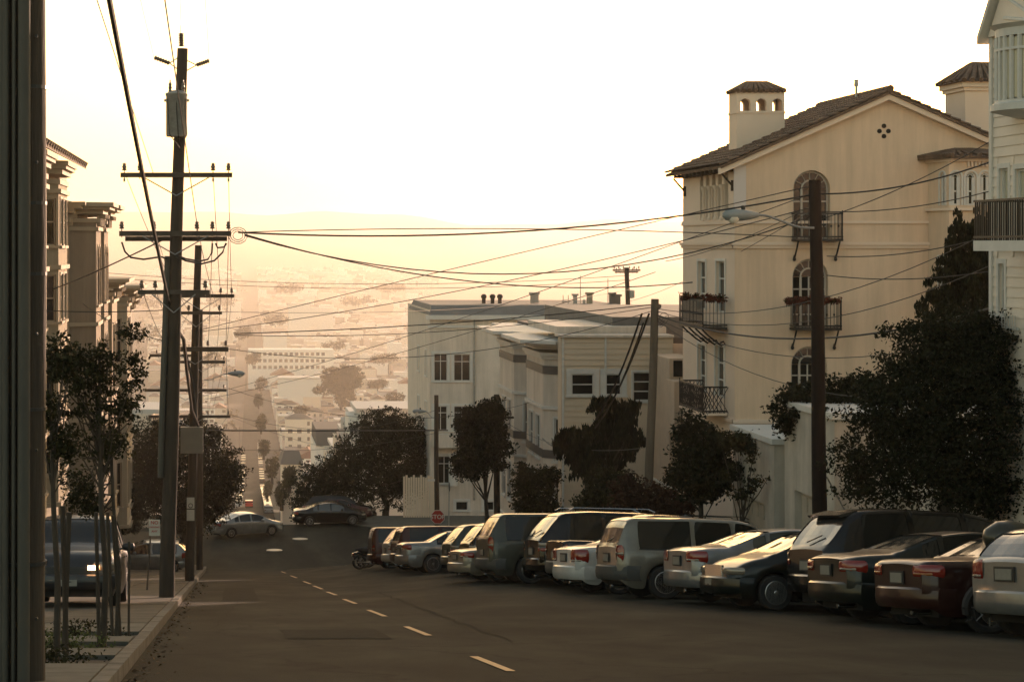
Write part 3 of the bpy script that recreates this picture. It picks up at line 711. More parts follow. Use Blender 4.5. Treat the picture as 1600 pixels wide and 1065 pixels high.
# belfry chimney left and chimney right
def chimney_tower(px0, px1, pyt, s, depth, arches, zbot):
    x0, x1 = vx(px0, s), vx(px1, s); Y = F_PX/s; zt = vz(pyt, s); w = x1-x0
    r = MB(off)
    if arches:
        zs = vz(202-26, s); zs = vz(177, s)
        r.box(x0, x1, Y, Y+depth, zbot, zs)
        r.box(x0-.03, x1+.03, Y-.03, Y+depth+.03, zs, zs+.06)
        n = 3; a0 = zs+.06; Fc = frame((0, Y, 0), -90); Fb = frame((0, Y+depth, 0), -90)
        hs = [(x0+w*(i+.5)/n-.17+.03, x0+w*(i+.5)/n+.17+.03, a0+.02, vz(154, s), True) for i in range(n)]
        wall_sheet(r, Fc, x0, x1, a0, zt, hs, .22)
        for h in hs: pass
        wall_sheet(r, Fb, x0, x1, a0, zt, [(h[0], h[1], h[2], h[3], True) for h in hs], -.22)
        for X_ in (x0, x1): r.poly([(X_,Y,a0),(X_,Y+depth,a0),(X_,Y+depth,zt),(X_,Y,zt)])
        r.poly([(x0,Y,zt),(x1,Y,zt),(x1,Y+depth,zt),(x0,Y+depth,zt)])
    else:
        r.box(x0, x1, Y, Y+depth, zbot, zt)
        r.box(x0-.08, x1+.08, Y-.08, Y+depth+.08, zt-.3, zt-.18); r.box(x0-.16, x1+.16, Y-.16, Y+depth+.16, zt-.179, zt)
    c = r.build('chimney', villa_l, villa)
    m = MB(off); e = .08 if arches else .3; ap = zt+.3 if arches else zt+.65
    q = [(x0-e,Y-e,zt),(x1+e,Y-e,zt),(x1+e,Y+depth+e,zt),(x0-e,Y+depth+e,zt)]; cx0, cx1 = x0+w*.28, x1-w*.28; cy_ = Y+depth/2
    tp = [(cx0,cy_,ap),(cx1,cy_,ap)]
    m.poly([q[0],q[1],tp[1],tp[0]]); m.poly([q[2],q[3],tp[0],tp[1]]); m.poly([q[1],q[2],tp[1]]); m.poly([q[3],q[0],tp[0]]); m.poly(q)
    for k in range(9):
        t = (k+.5)/9; A = Vector(q[0]).lerp(Vector(q[1]), t); B = Vector(tp[0]).lerp(Vector(tp[1]), t); m.tube([A+Vector((0,-.02,.04)), B+Vector((0,0,.05))], .085, 6)
    for k in range(5):
        t = (k+.5)/5; A = Vector(q[3]).lerp(Vector(q[0]), t); m.tube([A+Vector((0,0,.04)), Vector(tp[0])+Vector((0,0,.05))], .07, 6)
    m.build('chimney_cap', tile, c)
chimney_tower(1151, 1226, 144, 46.3, 1.0, True, vz(300))
chimney_tower(1508, 1600, 128, 46.0, 1.8, False, vz(300))
m = MB(off); a = P(1338, 165, 46.5); b = P(1338, 135, 46.5); m.tube([a, b], .045, 6); m.lathe([(.09,0),(.07,.18),(.1,.2),(.1,.22)], b, seg=8); m.build('vent_pipe', galv, villa)
# hipped tile patch at right of ridge
tiled(off, villa, (vx(1500), YV_+4.9, vz(215)), (3.2, 0, 0), (0, 1.6, .9), 12, 5, name='rear_roof')

# ------------------------------------------------------------------ street walls with garages in front of the villa
def garage_block(px0, px1, X, pytop, label, depth=5, door=True, blocks=True):
    ya, yb = yx(px1, X), yx(px0, X); s_ = F_PX/ya; zt = (385-pytop)/s_; zb0 = road_z(kerb_r(ya), ya)-.1
    root = thing('garage_wall', (X, ya, zb0), label, 'garage'); off = root.location.copy(); F = frame((X, 0, 0), 180)
    L_ = yb-ya; nd = 1 if L_ < 4.4 else 2
    hs = [(-(ya+L_*(i+.5)/nd+min(1.25, L_*.36/nd*1.0)), -(ya+L_*(i+.5)/nd-min(1.25, L_*.36/nd)), zb0-.5, zb0+2.25-(i*.45)) for i in range(nd)]
    m = MB(off); wall_sheet(m, F, -yb, -ya, zb0-1, zt, hs, .3); m.box(X+.3, X+depth, ya, yb, zb0-1, zt)
    m.poly([(X,ya,zb0-1),(X+.3,ya,zb0-1),(X+.3,ya,zt),(X,ya,zt)]); m.poly([(X,ya,zt),(X+.3,ya,zt),(X+.3,yb,zt),(X,yb,zt)]); m.build('wall', wh_stucco, root)
    m = MB(off); m.box(X-.09, X+depth+.05, ya-.09, yb+.02, zt+.002, zt+.16); m.build('coping', white_trim, root)
    for h in hs:
        m = MB(off); m.fbox(F, h[0], h[1], -.28, -.2, h[2], h[3])
        n = 4
        for i in range(n):
            for j in range(4):
                uu = h[0]+(h[1]-h[0])*(j+.5)/4; zz = h[2]+(h[3]-h[2])*(i+.5)/n; m.fbox(F, uu-.22, uu+.22, -.2, -.17, zz-.2, zz+.2)
        m.build('garage_door', mm('garage_paint', (.42,.36,.28), .7, noise=.1, nscale=2), root)
        if blocks:
            for i in range(4):
                for j in range(2):
                    m = MB(off); u = (h[0]+h[1])/2-.5+i*.25; z = h[3]+.25+j*.2
                    m.fbox(F, u, u+.17, .0, .03, z, z+.12); m.build('vent_block', mm('void'), root)
    return root
garage_block(1145, 1209.5, 15.5, 694, 'low white garage wall with coping left of the taller one')
garage_block(1226, 1304, 15.5, 655, 'tall stained white garage wall behind the right wooden pole', depth=8, blocks=False)
# retaining wall, garages and gate under the big tree
rt = garage_block(1382, 1520, 16.0, 730, 'cream garage front under the big tree with panelled doors', depth=6, blocks=False)
# slatted gate beside it
gx = 16.0; root = thing('wooden_gate', (gx, 37.5, prof(37.5)), 'dark slatted wooden gate right of the cream garage', 'gate'); off = root.location.copy()
for i in range(16):
    m = MB(off); y = 35.2+i*.2; m.box(gx, gx+.05, y, y+.13, prof(y)-.2, prof(38)+3.0); m.build('slat', wood, root)
for z in (.5, 2.7):
    m = MB(off); m.box(gx+.052, gx+.12, 35.2, 38.5, prof(38)+z, prof(38)+z+.12); m.build('crossbar', wood, root)
# garden terrace wall behind the garages
g = thing('terrace_wall', (17, 50, prof(50)), 'pale terrace wall with coping below the villa', 'wall'); off = g.location.copy()
m = MB(off); m.box(16.6, 27, 57.2, 57.6, prof(57)-1, vz(684, 52.3)); m.build('wall', wh_stucco, g)
m = MB(off); m.box(16.5, 27, 57.1, 57.7, vz(684, 52.3)+.002, vz(680, 52.3)); m.build('coping', white_trim, g)
# slope wall between hedges
s5 = 44.5; g = thing('stair_wall', (15.2, 67.5, prof(67)), 'sloping pale stair wall among the red hedge', 'wall'); off = g.location.copy()
m = MB(off); a = P(1017, 745, s5); b = P(1062, 772, s5); m.extr([(a.x, a.y, a.z), (b.x, b.y, b.z), (b.x, b.y, prof(67)-.5), (a.x, a.y, prof(67)-.5)], (0, .25, 0)); m.build('wall', wh_stucco, g)
m = MB(off); m.extr([(a.x-.1, a.y-.05, a.z+.0), (b.x+.1, b.y-.05, b.z-.0), (b.x+.1, b.y-.05, b.z+.08), (a.x-.1, a.y-.05, a.z+.08)], (0, .35, 0)); m.build('coping', white_trim, g)

# ------------------------------------------------------------------ white house at the right edge
X = 15.8; ya = 24.0; yb = yx(1553, X); wb = prof(32)
wh = thing('white_house', (X, 32, wb), 'white sided house with round bay, pediment and slatted balcony at the right edge', 'house'); off = wh.location.copy()
F = frame((X, 0, 0), 180)
def zz(py, y): return (385-py)*y/F_PX
hs = [(-yx(1562, X), -yx(1571, X), zz(488, 38.9), zz(412, 38.9)), (-yx(1563, X), -yx(1577, X), zz(312, 38.6)-.9, zz(262, 38.6)), (-yx(1588, X), -yx(1604, X), zz(312, 37.6)-.9, zz(262, 37.6)),(-35.4,-34.2,-.6,1.4),(-33,-31.8,-.6,1.4)]
hs = [(min(h[0],h[1]), max(h[0],h[1]), min(h[2],h[3]), max(h[2],h[3])) for h in hs]
m = MB(off); wall_sheet(m, F, -yb, -ya, wb-1, 6.4, hs, .2); m.box(X+.22, X+12, ya, yb, wb-1, 6.4)
m.poly([(X,yb,wb-1),(X+.22,yb,wb-1),(X+.22,yb,6.4),(X,yb,6.4)]); m.build('wall', white_sid, wh)
for h in hs: window(F, wh, off, *h, mt=white_trim, trim=.1, glass=mm('curtain_glass', (.55,.50,.36), .15, spec=.6) if h[3] > -.2 else glass_dark)
z = -1.5
zc = wb
while zc < 6.3:      # clapboards between the openings
    segs = [(-yb, -ya)]
    for h in hs:
        if h[2]-.1 < zc+.15 and h[3]+.1 > zc:
            ns = []
            for a, b in segs:
                if h[0]-.1 > a: ns.append((a, min(b, h[0]-.1)))
                if h[1]+.1 < b: ns.append((max(a, h[1]+.1), b))
            segs = ns
    for a, b in segs:
        if b-a > .03:
            m = MB(off); m.hexa([F(a,.002,zc),F(b,.002,zc),F(b,.028,zc),F(a,.028,zc),F(a,.002,zc+.2),F(b,.002,zc+.2),F(b,.008,zc+.2),F(a,.008,zc+.2)]); m.build('siding_board', white_sid, wh)
    zc += .203
m = MB(off); m.box(X-.06, X+.06, yb-.02, yb+.12, wb-1, 6.4); m.build('corner_board', white_trim, wh)
# round bay
cx, cyb, rb = X+.3, 37.5, .95
def bayz(py): return (385-py)/79.0
m = MB(off); m.lathe([(rb-.35, bayz(186)), (rb+.12, bayz(176)), (rb+.12, bayz(166)), (rb+.03, bayz(163)), (rb+.03, bayz(160))], (cx, cyb, 0), seg=32); m.lathe([(rb+.03, bayz(62)), (rb+.03, bayz(50)), (rb+.14, bayz(44))], (cx, cyb, 0), seg=32)
m.lathe([(rb-.06, bayz(161)), (rb-.06, bayz(60))], (cx, cyb, 0), seg=32); m.build('round_bay', white_trim, wh)
for i in range(16):
    t0 = math.pi*(.5+ i/16); t1 = math.pi*(.5+(i+1)/16)
    m = MB(off); 
    A = [(cx+(rb-.02)*math.cos(t0+.04), cyb+(rb-.02)*math.sin(t0+.04)), (cx+(rb-.02)*math.cos(t1-.04), cyb+(rb-.02)*math.sin(t1-.04))]
    m.poly([(*A[0], bayz(157)), (*A[1], bayz(157)), (*A[1], bayz(84)), (*A[0], bayz(84))]); m.poly([(*A[0], bayz(80)), (*A[1], bayz(80)), (*A[1], bayz(65)), (*A[0], bayz(65))])
    m.build('bay_pane', mm('curtain_glass'), wh)
    m = MB(off); c_, s_ = math.cos(t0), math.sin(t0); m.tube([(cx+rb*c_, cyb+rb*s_, bayz(160)), (cx+rb*c_, cyb+rb*s_, bayz(62))], .045, 5); m.build('mullion', white_trim, wh)
m = MB(off)
for i in range(24): 
    t0 = math.pi*(.45+ 1.1*i/24); t1 = math.pi*(.45+1.1*(i+1)/24)
    m.hexa([(cx+r_*math.cos(t), cyb+r_*math.sin(t), z_) for z_ in (bayz(84), bayz(80)) for r_, t in ((rb-.03, t0), (rb-.03, t1), (rb+.04, t1), (rb+.04, t0))])
m.build('transom', white_trim, wh)
# pediment over the bay with fan boards
pz0, pz1 = bayz(46), bayz(-190); y0_, y1_ = 34.4, 39.5; xp = X-.1
m = MB(off); m.extr([(xp, y1_, pz0), (xp, y0_, pz0), (xp, (y0_+y1_)/2, pz1)], (6, 0, 0)); m.build('gable', white_sid, wh)
for i in range(11):
    t = (i+.5)/11; b = Vector((xp-.02, y1_+(y0_-y1_)*.5, pz0+.05)); tgt = Vector((xp-.02, y1_+(y0_-y1_)*t, 0)); ang = math.pi*t
    rr = 1.3; e = Vector((xp-.02, b.y+math.cos(ang)*rr*1.3, pz0+.1+math.sin(ang)*rr*1.1))
    # clip to the triangle
    k = 1.0
    while k > .1:
        q = b.lerp(e, k); h = (q.z-pz0)/(pz1-pz0); hw = (1-h)*(y1_-y0_)/2
        if abs(q.y-b.y) < hw*.95: break
        k -= .05
    m = MB(off); m.tube([b, b.lerp(e, k)], .035, 5); m.build('fan_board', white_trim, wh)
for a, b in ((y1_+.2, (y0_+y1_)/2), (y0_-.2, (y0_+y1_)/2)):
    m = MB(off); m.extr([(xp-.15, a, pz0-.12), (xp-.15, b, pz1+.1), (xp-.15, b, pz1+.28), (xp-.15, a, pz0+.04)], (6.2, 0, 0)); m.build('roof_edge', white_trim, wh)
# balcony with slats
bx0 = X-1.1; zt_, zb1 = zz(313, 37.7), zz(376, 37.7)
m = MB(off); m.box(bx0, X-.03, 26, 37.7, zb1-.2, zb1); b = m.build('balcony', white_trim, wh)
m = MB(off); m.box(bx0, bx0+.05, 26, 37.7, zt_-.04, zt_); m.box(bx0, X-.03, 37.65, 37.7, zt_-.04, zt_); m.box(bx0, bx0+.05, 26, 37.7, zb1+.05, zb1+.09); m.build('rail', black_metal, b)
y = 37.66
while y > 30:
    m = MB(off); m.box(bx0+.01, bx0+.035, y-.025, y, zb1, zt_-.04); m.build('slat', black_metal, b); y -= .105
for i in range(9):
    m = MB(off); x = bx0+.06+i*.115; m.box(x, x+.025, 37.66, 37.69, zb1, zt_-.04); m.build('slat', black_metal, b)
m = MB(off); m.box(15.75, 15.79, 38.1, 38.9, zz(515, 38.5), zz(510, 38.5)); 
for i in range(6): m.box(15.70, 15.72, 38.15+i*.13, 38.17+i*.13, zz(513, 38.5), zz(492, 38.5))
m.build('window_grille', white_trim, wh)

# ------------------------------------------------------------------ bay building and its clapboard side (mid right)
bb = row_house('bay_flats', 15.2, -1, 82, 101.5, prof(92), -4.15, grey_w, white_trim, 'pale grey flats with stacked bays, dark bands and a flared cornice beyond the villa', bays=((82.5,89.6,1.3),(91.0,98.2,1.3)), chmax=1.25, floors=3, cornice=1.15, depth=12, ground_h=2.6, brackets=False, fh=3.0)
off = bb.location.copy()
for (ya_, yb_) in ((82.5, 89.6), (91.0, 98.2)):
    for zc in (-5.55, -9.2):
        m = MB(off); m.prism([(15.2, ya_-.03), (13.86, ya_+1.23), (13.86, yb_-1.23), (15.2, yb_+.03)][::-1], zc, zc+.36); m.build('dark_band', dk_trim, bb)
m = MB(off); m.box(16.8, 27, 83.2, 100.8, -4.0, -3.05); m.build('upper_roof', mm('slate_roof', (.14,.14,.13), .8, noise=.2, nscale=1), bb)
# clapboard side wall facing the camera
Fs = frame((0, 82, 0), -90); s_ = F_PX/82.
def sx(px): return (px-XV)/s_
def sz(py): return (385-py)/s_
cl = thing('clapboard_house', (sx(880), 81, prof(82)), 'tan clapboard house side with three windows behind the conifer', 'house'); off = cl.location.copy()
Fs = frame((0, 81, 0), -90); s_ = F_PX/81.
hs = [(sx(893), sx(928), sz(617), sz(584)), (sx(946), sx(971), sz(617), sz(584)), (sx(989), sx(1026), sz(626), sz(581))]
m = MB(off); wall_sheet(m, Fs, sx(878), sx(1052), prof(82)-1, sz(527), hs, .15); m.box(sx(878), sx(1052), 81.16, 81.98, prof(82)-1, sz(527)); m.box(sx(1052), sx(1100), 82.5, 90, prof(82)-1, sz(533)); m.build('wall', tan, cl)
for h, c in zip(hs, (1, 1, 0)): window(Fs, cl, off, *h, mt=white_trim, trim=.22 if c else .08, rows_=(.5,) if c else (.33,.66), blind=0)
zc = prof(82)+.2
while zc < sz(532):
    segs = [(sx(879), sx(1051))]
    for h in hs:
        if h[2]-.22 < zc+.2 and h[3]+.22 > zc:
            ns = []
            for a, b in segs:
                if h[0]-.23 > a: ns.append((a, min(b, h[0]-.23)))
                if h[1]+.23 < b: ns.append((max(a, h[1]+.23), b))
            segs = ns
    for a, b in segs:
        m = MB(off); m.hexa([Fs(a,.002,zc),Fs(b,.002,zc),Fs(b,.035,zc),Fs(a,.035,zc),Fs(a,.002,zc+.235),Fs(b,.002,zc+.235),Fs(b,.008,zc+.235),Fs(a,.008,zc+.235)]); m.build('siding_board', tan, cl)
    zc += .24
m = MB(off); m.box(sx(878)-.1, sx(1052), 80.85, 82.2, sz(527)+.003, sz(523)); m.box(sx(878), sx(1052), 82.3, 90, sz(523), sz(512)); m.build('roof', grey_w, cl)
m = MB(off); 
for px in (878, 944.5): m.box(sx(px), sx(px)+.08, 80.93, 80.995, prof(82), sz(527))
m.build('downpipe', white_trim, cl)
# stair tower with small deck right of it
pk = thing('deck_annex', (sx(1066), 77, prof(78)), 'small pale annex with timber deck and baluster rail beside the villa', 'annex'); off = pk.location.copy()
s7 = F_PX/77.
m = MB(off); m.box((1046-XV)/s7, (1092-XV)/s7, 77, 80.5, prof(77)-1, (385-560)/s7); m.box((1040-XV)/s7, (1080-XV)/s7, 75.5, 76.98, (385-672)/s7, (385-592)/s7); m.build('wall', mm('annex_pink', (.55,.42,.30), .85, noise=.1, nscale=2), pk)
m = MB(off); m.box((1052-XV)/s7, (1066-XV)/s7, 76.95, 77.06, (385-588)/s7, (385-563)/s7); m.build('window', glass_dark, pk)
for i in range(9):
    m = MB(off); x = (1048-XV)/s7+i*.12; m.box(x, x+.05, 75.2, 75.25, (385-665)/s7, (385-633)/s7); m.build('baluster', wood, pk)
m = MB(off); m.box((1046-XV)/s7, (1078-XV)/s7, 75.15, 75.3, (385-633)/s7, (385-630)/s7); m.build('rail', wood, pk)

# ------------------------------------------------------------------ large grey flats across the junction
s9 = 23.6; Y9 = F_PX/s9
def gx_(px): return (px-XV)/s9
def gz_(py): return (385-py)/s9
gf_ = thing('grey_flats', (gx_(672), Y9, prof(126)), 'large pale grey corner flats with flat roof across the junction', 'flats'); off = gf_.location.copy()
Fg = frame((0, Y9, 0), -90); Fq = frame((gx_(672), 0, 0), 180)
x0, x1 = gx_(672), gx_(990)
hs = []
for (a, b, c, d_) in ((678,699,595,552),(709,735,595,553),(678,699,672,634),(709,735,672,634),(800,822,595,552),(684,704,755,712),(712,731,797,783),(756,772,797,783)):
    hs.append((gx_(a), gx_(b), gz_(c), gz_(d_)))
m = MB(off); wall_sheet(m, Fg, x0, x1, prof(126)-1, gz_(492), hs, .2)
m.box(x0+.02, x1, Y9+.22, Y9+14, prof(126)-1, gz_(492)); 
ysd = [Y9+2.5, Y9+7.5]; hq = []
for y in ysd:
    for t_, b_ in ((550, 590), (632, 672), (715, 755)): hq.append((-(y+.6), -(y-.6), gz_(b_), gz_(t_)))
wall_sheet(m, Fq, -(Y9+15.5), -Y9, prof(126)-2, gz_(484), hq, .2); m.build('wall', grey_w, gf_)
for h in hs: window(Fg, gf_, off, *h, mt=white_trim, trim=.16, rows_=() if h[3] < -16.5 else (.72,), cols=() if h[3] < -16.5 else (.5,), sill=True, d=.12)
for h in hq: window(Fq, gf_, off, *h, mt=white_trim, trim=.1)
m = MB(off); m.box(x1+.02, x1+18, Y9+.1, Y9+13, prof(126)-2, gz_(522)); m.build('side_sun_blocker', grey_w, gf_)  # added hidden block, closes the gap where a sun beam crossed the road
m = MB(off)
m.box(x0-.3, x1, Y9-.35, Y9-.003, gz_(499), gz_(492)); m.box(x0-.15, x1, Y9-.12, Y9-.003, gz_(512), gz_(508))
m.build('cornice', white_trim, gf_)
m = MB(off); m.hexa([(x0-.1,Y9-.2,gz_(492)+.003),(x1,Y9-.2,gz_(492)+.003),(x1,Y9+14,gz_(492)+.003),(x0-.1,Y9+14,gz_(492)+.003),(x0+.2,Y9+1,gz_(477)),(x1-.5,Y9+1,gz_(477)),(x1-.5,Y9+13,gz_(477)),(x0+.2,Y9+13,gz_(477))]); m.build('roof', mm('slate_roof', (.14,.14,.13), .8, noise=.2, nscale=1), gf_)
m = MB(off); m.box(gx_(676), gx_(705), Y9-1.0, Y9-.004, gz_(697), gz_(676)); m.box(gx_(706), gx_(740), Y9-.9, Y9-.004, gz_(697), gz_(676)); m.build('bay_base', grey_w, gf_)
m = MB(off); m.lathe([(.3,0),(.28,2.0),(.34,2.1)], (gx_(706), Y9-.7, gz_(756)), seg=12); m.build('column', white_trim, gf_, smooth=True)
m = MB(off); m.tube([(gx_(741), Y9-.08, gz_(492)), (gx_(741), Y9-.08, gz_(780))], .06, 6); m.build('downpipe', galv, gf_)
def flue(px, py0, py1, w, mt, cap=True, nm='flue', n=1):
    m = MB(off); s_ = 22.9; b = P(px, py0, s_); t = P(px, py1, s_)
    m.box(b.x-w/2, b.x+w/2, b.y, b.y+w, b.z-1, t.z)
    if cap: m.box(b.x-w/2-.08, b.x+w/2+.08, b.y-.08, b.y+w+.08, t.z+.002, t.z+.14)
    return m.build(nm, mt, gf_)
fl = MB(off); b = P(771, 487, 22.9); fl.box(b.x-.95, b.x+.85, b.y, b.y+.9, b.z-.6, b.z+.55); 
for dx in (-.6, 0, .5):
    fl.lathe([(.14,.55),(.14,.9),(.2,.95),(.2,1.1),(.1,1.2)], (b.x+dx, b.y+.4, b.z), seg=10)
fl.build('chimney_stack', black_metal, gf_)
flue(836, 488, 460, .5, pinkish); flue(899, 478, 462, .25, galv); flue(922, 485, 460, .35, cream); flue(957, 485, 460, .35, dk_trim); flue(965, 485, 463, .4, dk_trim); flue(913, 480, 468, .15, galv, False)
for px, t_ in ((907, 430), (950, 435)):
    m = MB(off); m.tube([P(px, 490, 22.9), P(px, t_, 22.9)], .03, 5); m.build('aerial_mast', galv, gf_)
m = MB(off); m.tube([P(880, 480, 22.9), P(880, 461, 22.9)], .03, 5); m.tube([P(888, 480, 22.9), P(888, 461, 22.9)], .03, 5); m.tube([P(878, 471, 22.9), P(890, 471, 22.9)], .03, 5); m.build('roof_frame', galv, gf_)
# timber fence beside it (sunlit uprights right of the big tree)
for i in range(7):
    pass
fn = thing('panel_fence', (gx_(640), 126, prof(126)), 'pale upright board fence between the round tree and the grey flats', 'fence'); off2 = fn.location.copy()
for i in range(14):
    m = MB(off2); x = gx_(628)+i*.16; m.box(x, x+.13, 126.2+i*.004, 126.26+i*.004, prof(126)-.3, prof(126)+3.0+.1*math.sin(i*2)); m.build('fence_board', tan, fn)
# ------------------------------------------------------------------ cars
def mesh_text(o):
    bpy.context.view_layer.update(); me = bpy.data.meshes.new_from_object(o.evaluated_get(bpy.context.evaluated_depsgraph_get()))
    n = bpy.data.objects.new('letters', me); C.objects.link(n); n.parent = o.parent; n.location = o.location; n.rotation_euler = o.rotation_euler
    bpy.data.objects.remove(o); n.name = 'lettering'; return n
def paint(name, col, metal=.4, rough=.32):
    return mat(name, tuple(c*.8 for c in col), rough, metal=metal, noise=.16, nscale=3, coat=.6 if col[0] > .15 else .35, spec=.3)
chrome = mat('chrome', (.6,.6,.58), .15, metal=1)
trim_b = mat('car_trim', (.018,.018,.017), .5)
seam_m = mat('seam', (.006,.006,.006), .8)
red_lens = mat('red_lens', (.20,.016,.008), .12, coat=.5)
amber_lens = mat('amber_lens', (.30,.10,.02), .15, coat=.5)
clear_lens = mat('clear_lens', (.24,.20,.15), .1, metal=.3, coat=.5)
lit_lamp = mat('lit_lamp', (.9,.6,.35), .2, emit=(1,.48,.2,6))
rim_m = mat('rim_alloy', (.42,.41,.39), .3, metal=.85, noise=.15, nscale=12)
rim_d = mat('rim_grey', (.2,.19,.18), .4, metal=.6)
car_glass = mat('car_glass', (.010,.011,.010), .04, spec=.45)
plate_m = mat('plate', (.20,.185,.15), .5, noise=.1, nscale=20)
dirt_glass = mat('screen_glass', (.03,.033,.033), .08, spec=1.3)

def tyre_mesh(r, w=.21):
    m = MB(); m.lathe([(r*.66,-w/2),(r*.93,-w/2),(r*.99,-w*.38),(r,-w*.2),(r,w*.2),(r*.99,w*.38),(r*.93,w/2),(r*.66,w/2)], axis='y', seg=32); o = m.build('tyre', rubber, smooth=True); me = o.data; bpy.data.objects.remove(o); return me
def rim_mesh(r, n=5, mt=rim_m, w=.2):
    m = MB(); R_ = r*.67
    m.lathe([(R_,-w/2-.005),(R_*.93,-w/2-.012),(R_*.88,-w/2+.05),(.01,-w/2+.06)], axis='y', seg=28)
    m.lathe([(R_*.2,-w/2-.02),(R_*.14,-w/2-.03),(.01,-w/2-.03)], axis='y', seg=12)
    for k in range(n):
        t = 2*math.pi*k/n; c, s_ = math.cos(t), math.sin(t); ww = .055 if n < 8 else .025
        A = Vector((c*R_*.12, -w/2-.005, s_*R_*.12)); B = Vector((c*R_*.92, -w/2-.0, s_*R_*.92)); pr = Vector((-s_, 0, c))*ww
        m.hexa([A-pr, A+pr, B+pr*.8, B-pr*.8, A-pr+Vector((0,.05,0)), A+pr+Vector((0,.05,0)), B+pr*.8+Vector((0,.05,0)), B-pr*.8+Vector((0,.05,0))])
    m.lathe([(R_*.9,w/2-.02),(R_*.5,w/2-.03),(.01,w/2-.03)], axis='y', seg=20)
    o = m.build('rim', mt, smooth=True); me = o.data; bpy.data.objects.remove(o); return me
TY = {r: tyre_mesh(r) for r in (.31, .34, .37)}
RM = {(r, n): rim_mesh(r, n, rim_m if n != 9 else rim_d) for r in (.31, .34, .37) for n in (5, 6, 9)}

SPECS = {
 'sedan': dict(L=4.55, W=.89, r=.31, ax=(.98, 3.72), top=[(0,.93),(.04,1.0),(.4,1.05),(.85,1.08),(1.15,1.2),(1.6,1.37),(2.1,1.43),(2.6,1.42),(2.95,1.34),(3.5,1.06),(3.65,1.0),(4.2,.86),(4.42,.74),(4.55,.6)],
   belt=[(0,.86),(.3,.95),(1.5,.97),(3.3,.93),(4.1,.8),(4.4,.68),(4.55,.56)], rg=(.95,1.62), wsg=(2.78,3.48), side=(1.22,3.2), pil=(1.55,2.35), seams=(1.5,2.35,3.3), tum=.36),
 'boxsedan': dict(L=4.5, W=.86, r=.31, ax=(1.0, 3.6), top=[(0,.90),(.02,.98),(.06,1.01),(.95,1.04),(1.02,1.06),(1.55,1.34),(1.75,1.38),(2.6,1.38),(2.85,1.32),(3.4,1.02),(3.55,.97),(4.35,.84),(4.46,.75),(4.5,.6)],
   belt=[(0,.88),(.1,.93),(1.5,.94),(3.3,.91),(4.3,.79),(4.5,.56)], rg=(1.03,1.6), wsg=(2.78,3.42), side=(1.15,3.2), pil=(1.6,2.3), seams=(1.52,2.3,3.25), tum=.30),
 'wagon': dict(L=4.6, W=.87, r=.34, ax=(.95, 3.65), top=[(0,.98),(.02,1.04),(.1,1.3),(.2,1.58),(.32,1.66),(1.5,1.68),(2.6,1.66),(2.85,1.58),(3.4,1.12),(3.5,1.07),(4.4,.98),(4.55,.86),(4.6,.66)],
   belt=[(0,.96),(.1,1.0),(3.3,1.0),(4.3,.92),(4.6,.6)], rg=(.04,.24), wsg=(2.75,3.4), side=(.42,3.15), pil=(1.55,2.4), seams=(1.5,2.4,3.25), tum=.2),
 'suv': dict(L=4.7, W=.93, r=.37, ax=(.95, 3.72), top=[(0,1.02),(.02,1.1),(.12,1.25),(.42,1.66),(.55,1.76),(1.2,1.81),(2.5,1.79),(2.85,1.70),(3.45,1.22),(3.6,1.15),(4.35,1.06),(4.62,.88),(4.7,.7)],
   belt=[(0,1.0),(.2,1.07),(1.2,1.08),(3.4,1.06),(4.3,.98),(4.7,.62)], rg=(.06,.46), wsg=(2.8,3.45), side=(.62,3.2), pil=(1.45,2.35), seams=(1.5,2.4,3.3), tum=.25),
 'camper': dict(L=5.2, W=.9, r=.37, ax=(1.1, 4.2), top=[(0,1.1),(.02,1.2),(.1,1.4),(.32,1.78),(.45,1.86),(1.9,1.88),(2.02,1.84),(3.1,1.82),(3.4,1.72),(3.95,1.26),(4.05,1.2),(5.0,1.1),(5.15,.95),(5.2,.7)],
   belt=[(0,1.08),(.1,1.14),(3.8,1.12),(4.9,1.02),(5.2,.65)], rg=(.05,.33), wsg=(3.35,3.93), side=(.45,3.65), pil=(1.9,2.15,2.8), seams=(1.95,2.05,3.0), tum=.2),
 'pickup': dict(L=5.2, W=.93, r=.37, ax=(1.15, 4.2), top=[(0,1.05),(.02,1.14),(.1,1.16),(1.85,1.16),(1.95,1.3),(2.05,1.76),(2.2,1.84),(3.2,1.82),(3.4,1.74),(3.95,1.28),(4.05,1.22),(5.0,1.14),(5.15,.98),(5.2,.7)],
   belt=[(0,1.1),(.1,1.15),(3.8,1.14),(4.9,1.05),(5.2,.65)], rg=(1.9,2.1), wsg=(3.35,3.93), side=(2.15,3.65), pil=(2.9,), seams=(1.9,2.95), tum=.2),
 'hatch': dict(L=3.95, W=.84, r=.31, ax=(.7, 3.2), top=[(0,.92),(.03,1.0),(.3,1.3),(.5,1.42),(.9,1.47),(1.9,1.46),(2.3,1.37),(2.95,1.04),(3.1,.98),(3.7,.84),(3.9,.7),(3.95,.58)],
   belt=[(0,.9),(.3,.96),(2.8,.93),(3.6,.78),(3.95,.54)], rg=(.07,.42), wsg=(2.1,2.9), side=(.5,2.7), pil=(.95,1.7), seams=(1.0,1.75,2.75), tum=.3),
 'van': dict(L=4.6, W=.88, r=.34, ax=(.9, 3.7), top=[(0,1.2),(.02,1.5),(.08,1.74),(.2,1.84),(3.0,1.85),(3.3,1.76),(3.9,1.2),(4.4,1.02),(4.55,.9),(4.6,.7)],
   belt=[(0,1.15),(3.9,1.08),(4.6,.6)], rg=(.01,.1), wsg=(3.25,3.88), side=(.3,3.6), pil=(1.3,2.5), seams=(1.5,2.6), tum=.12),
}
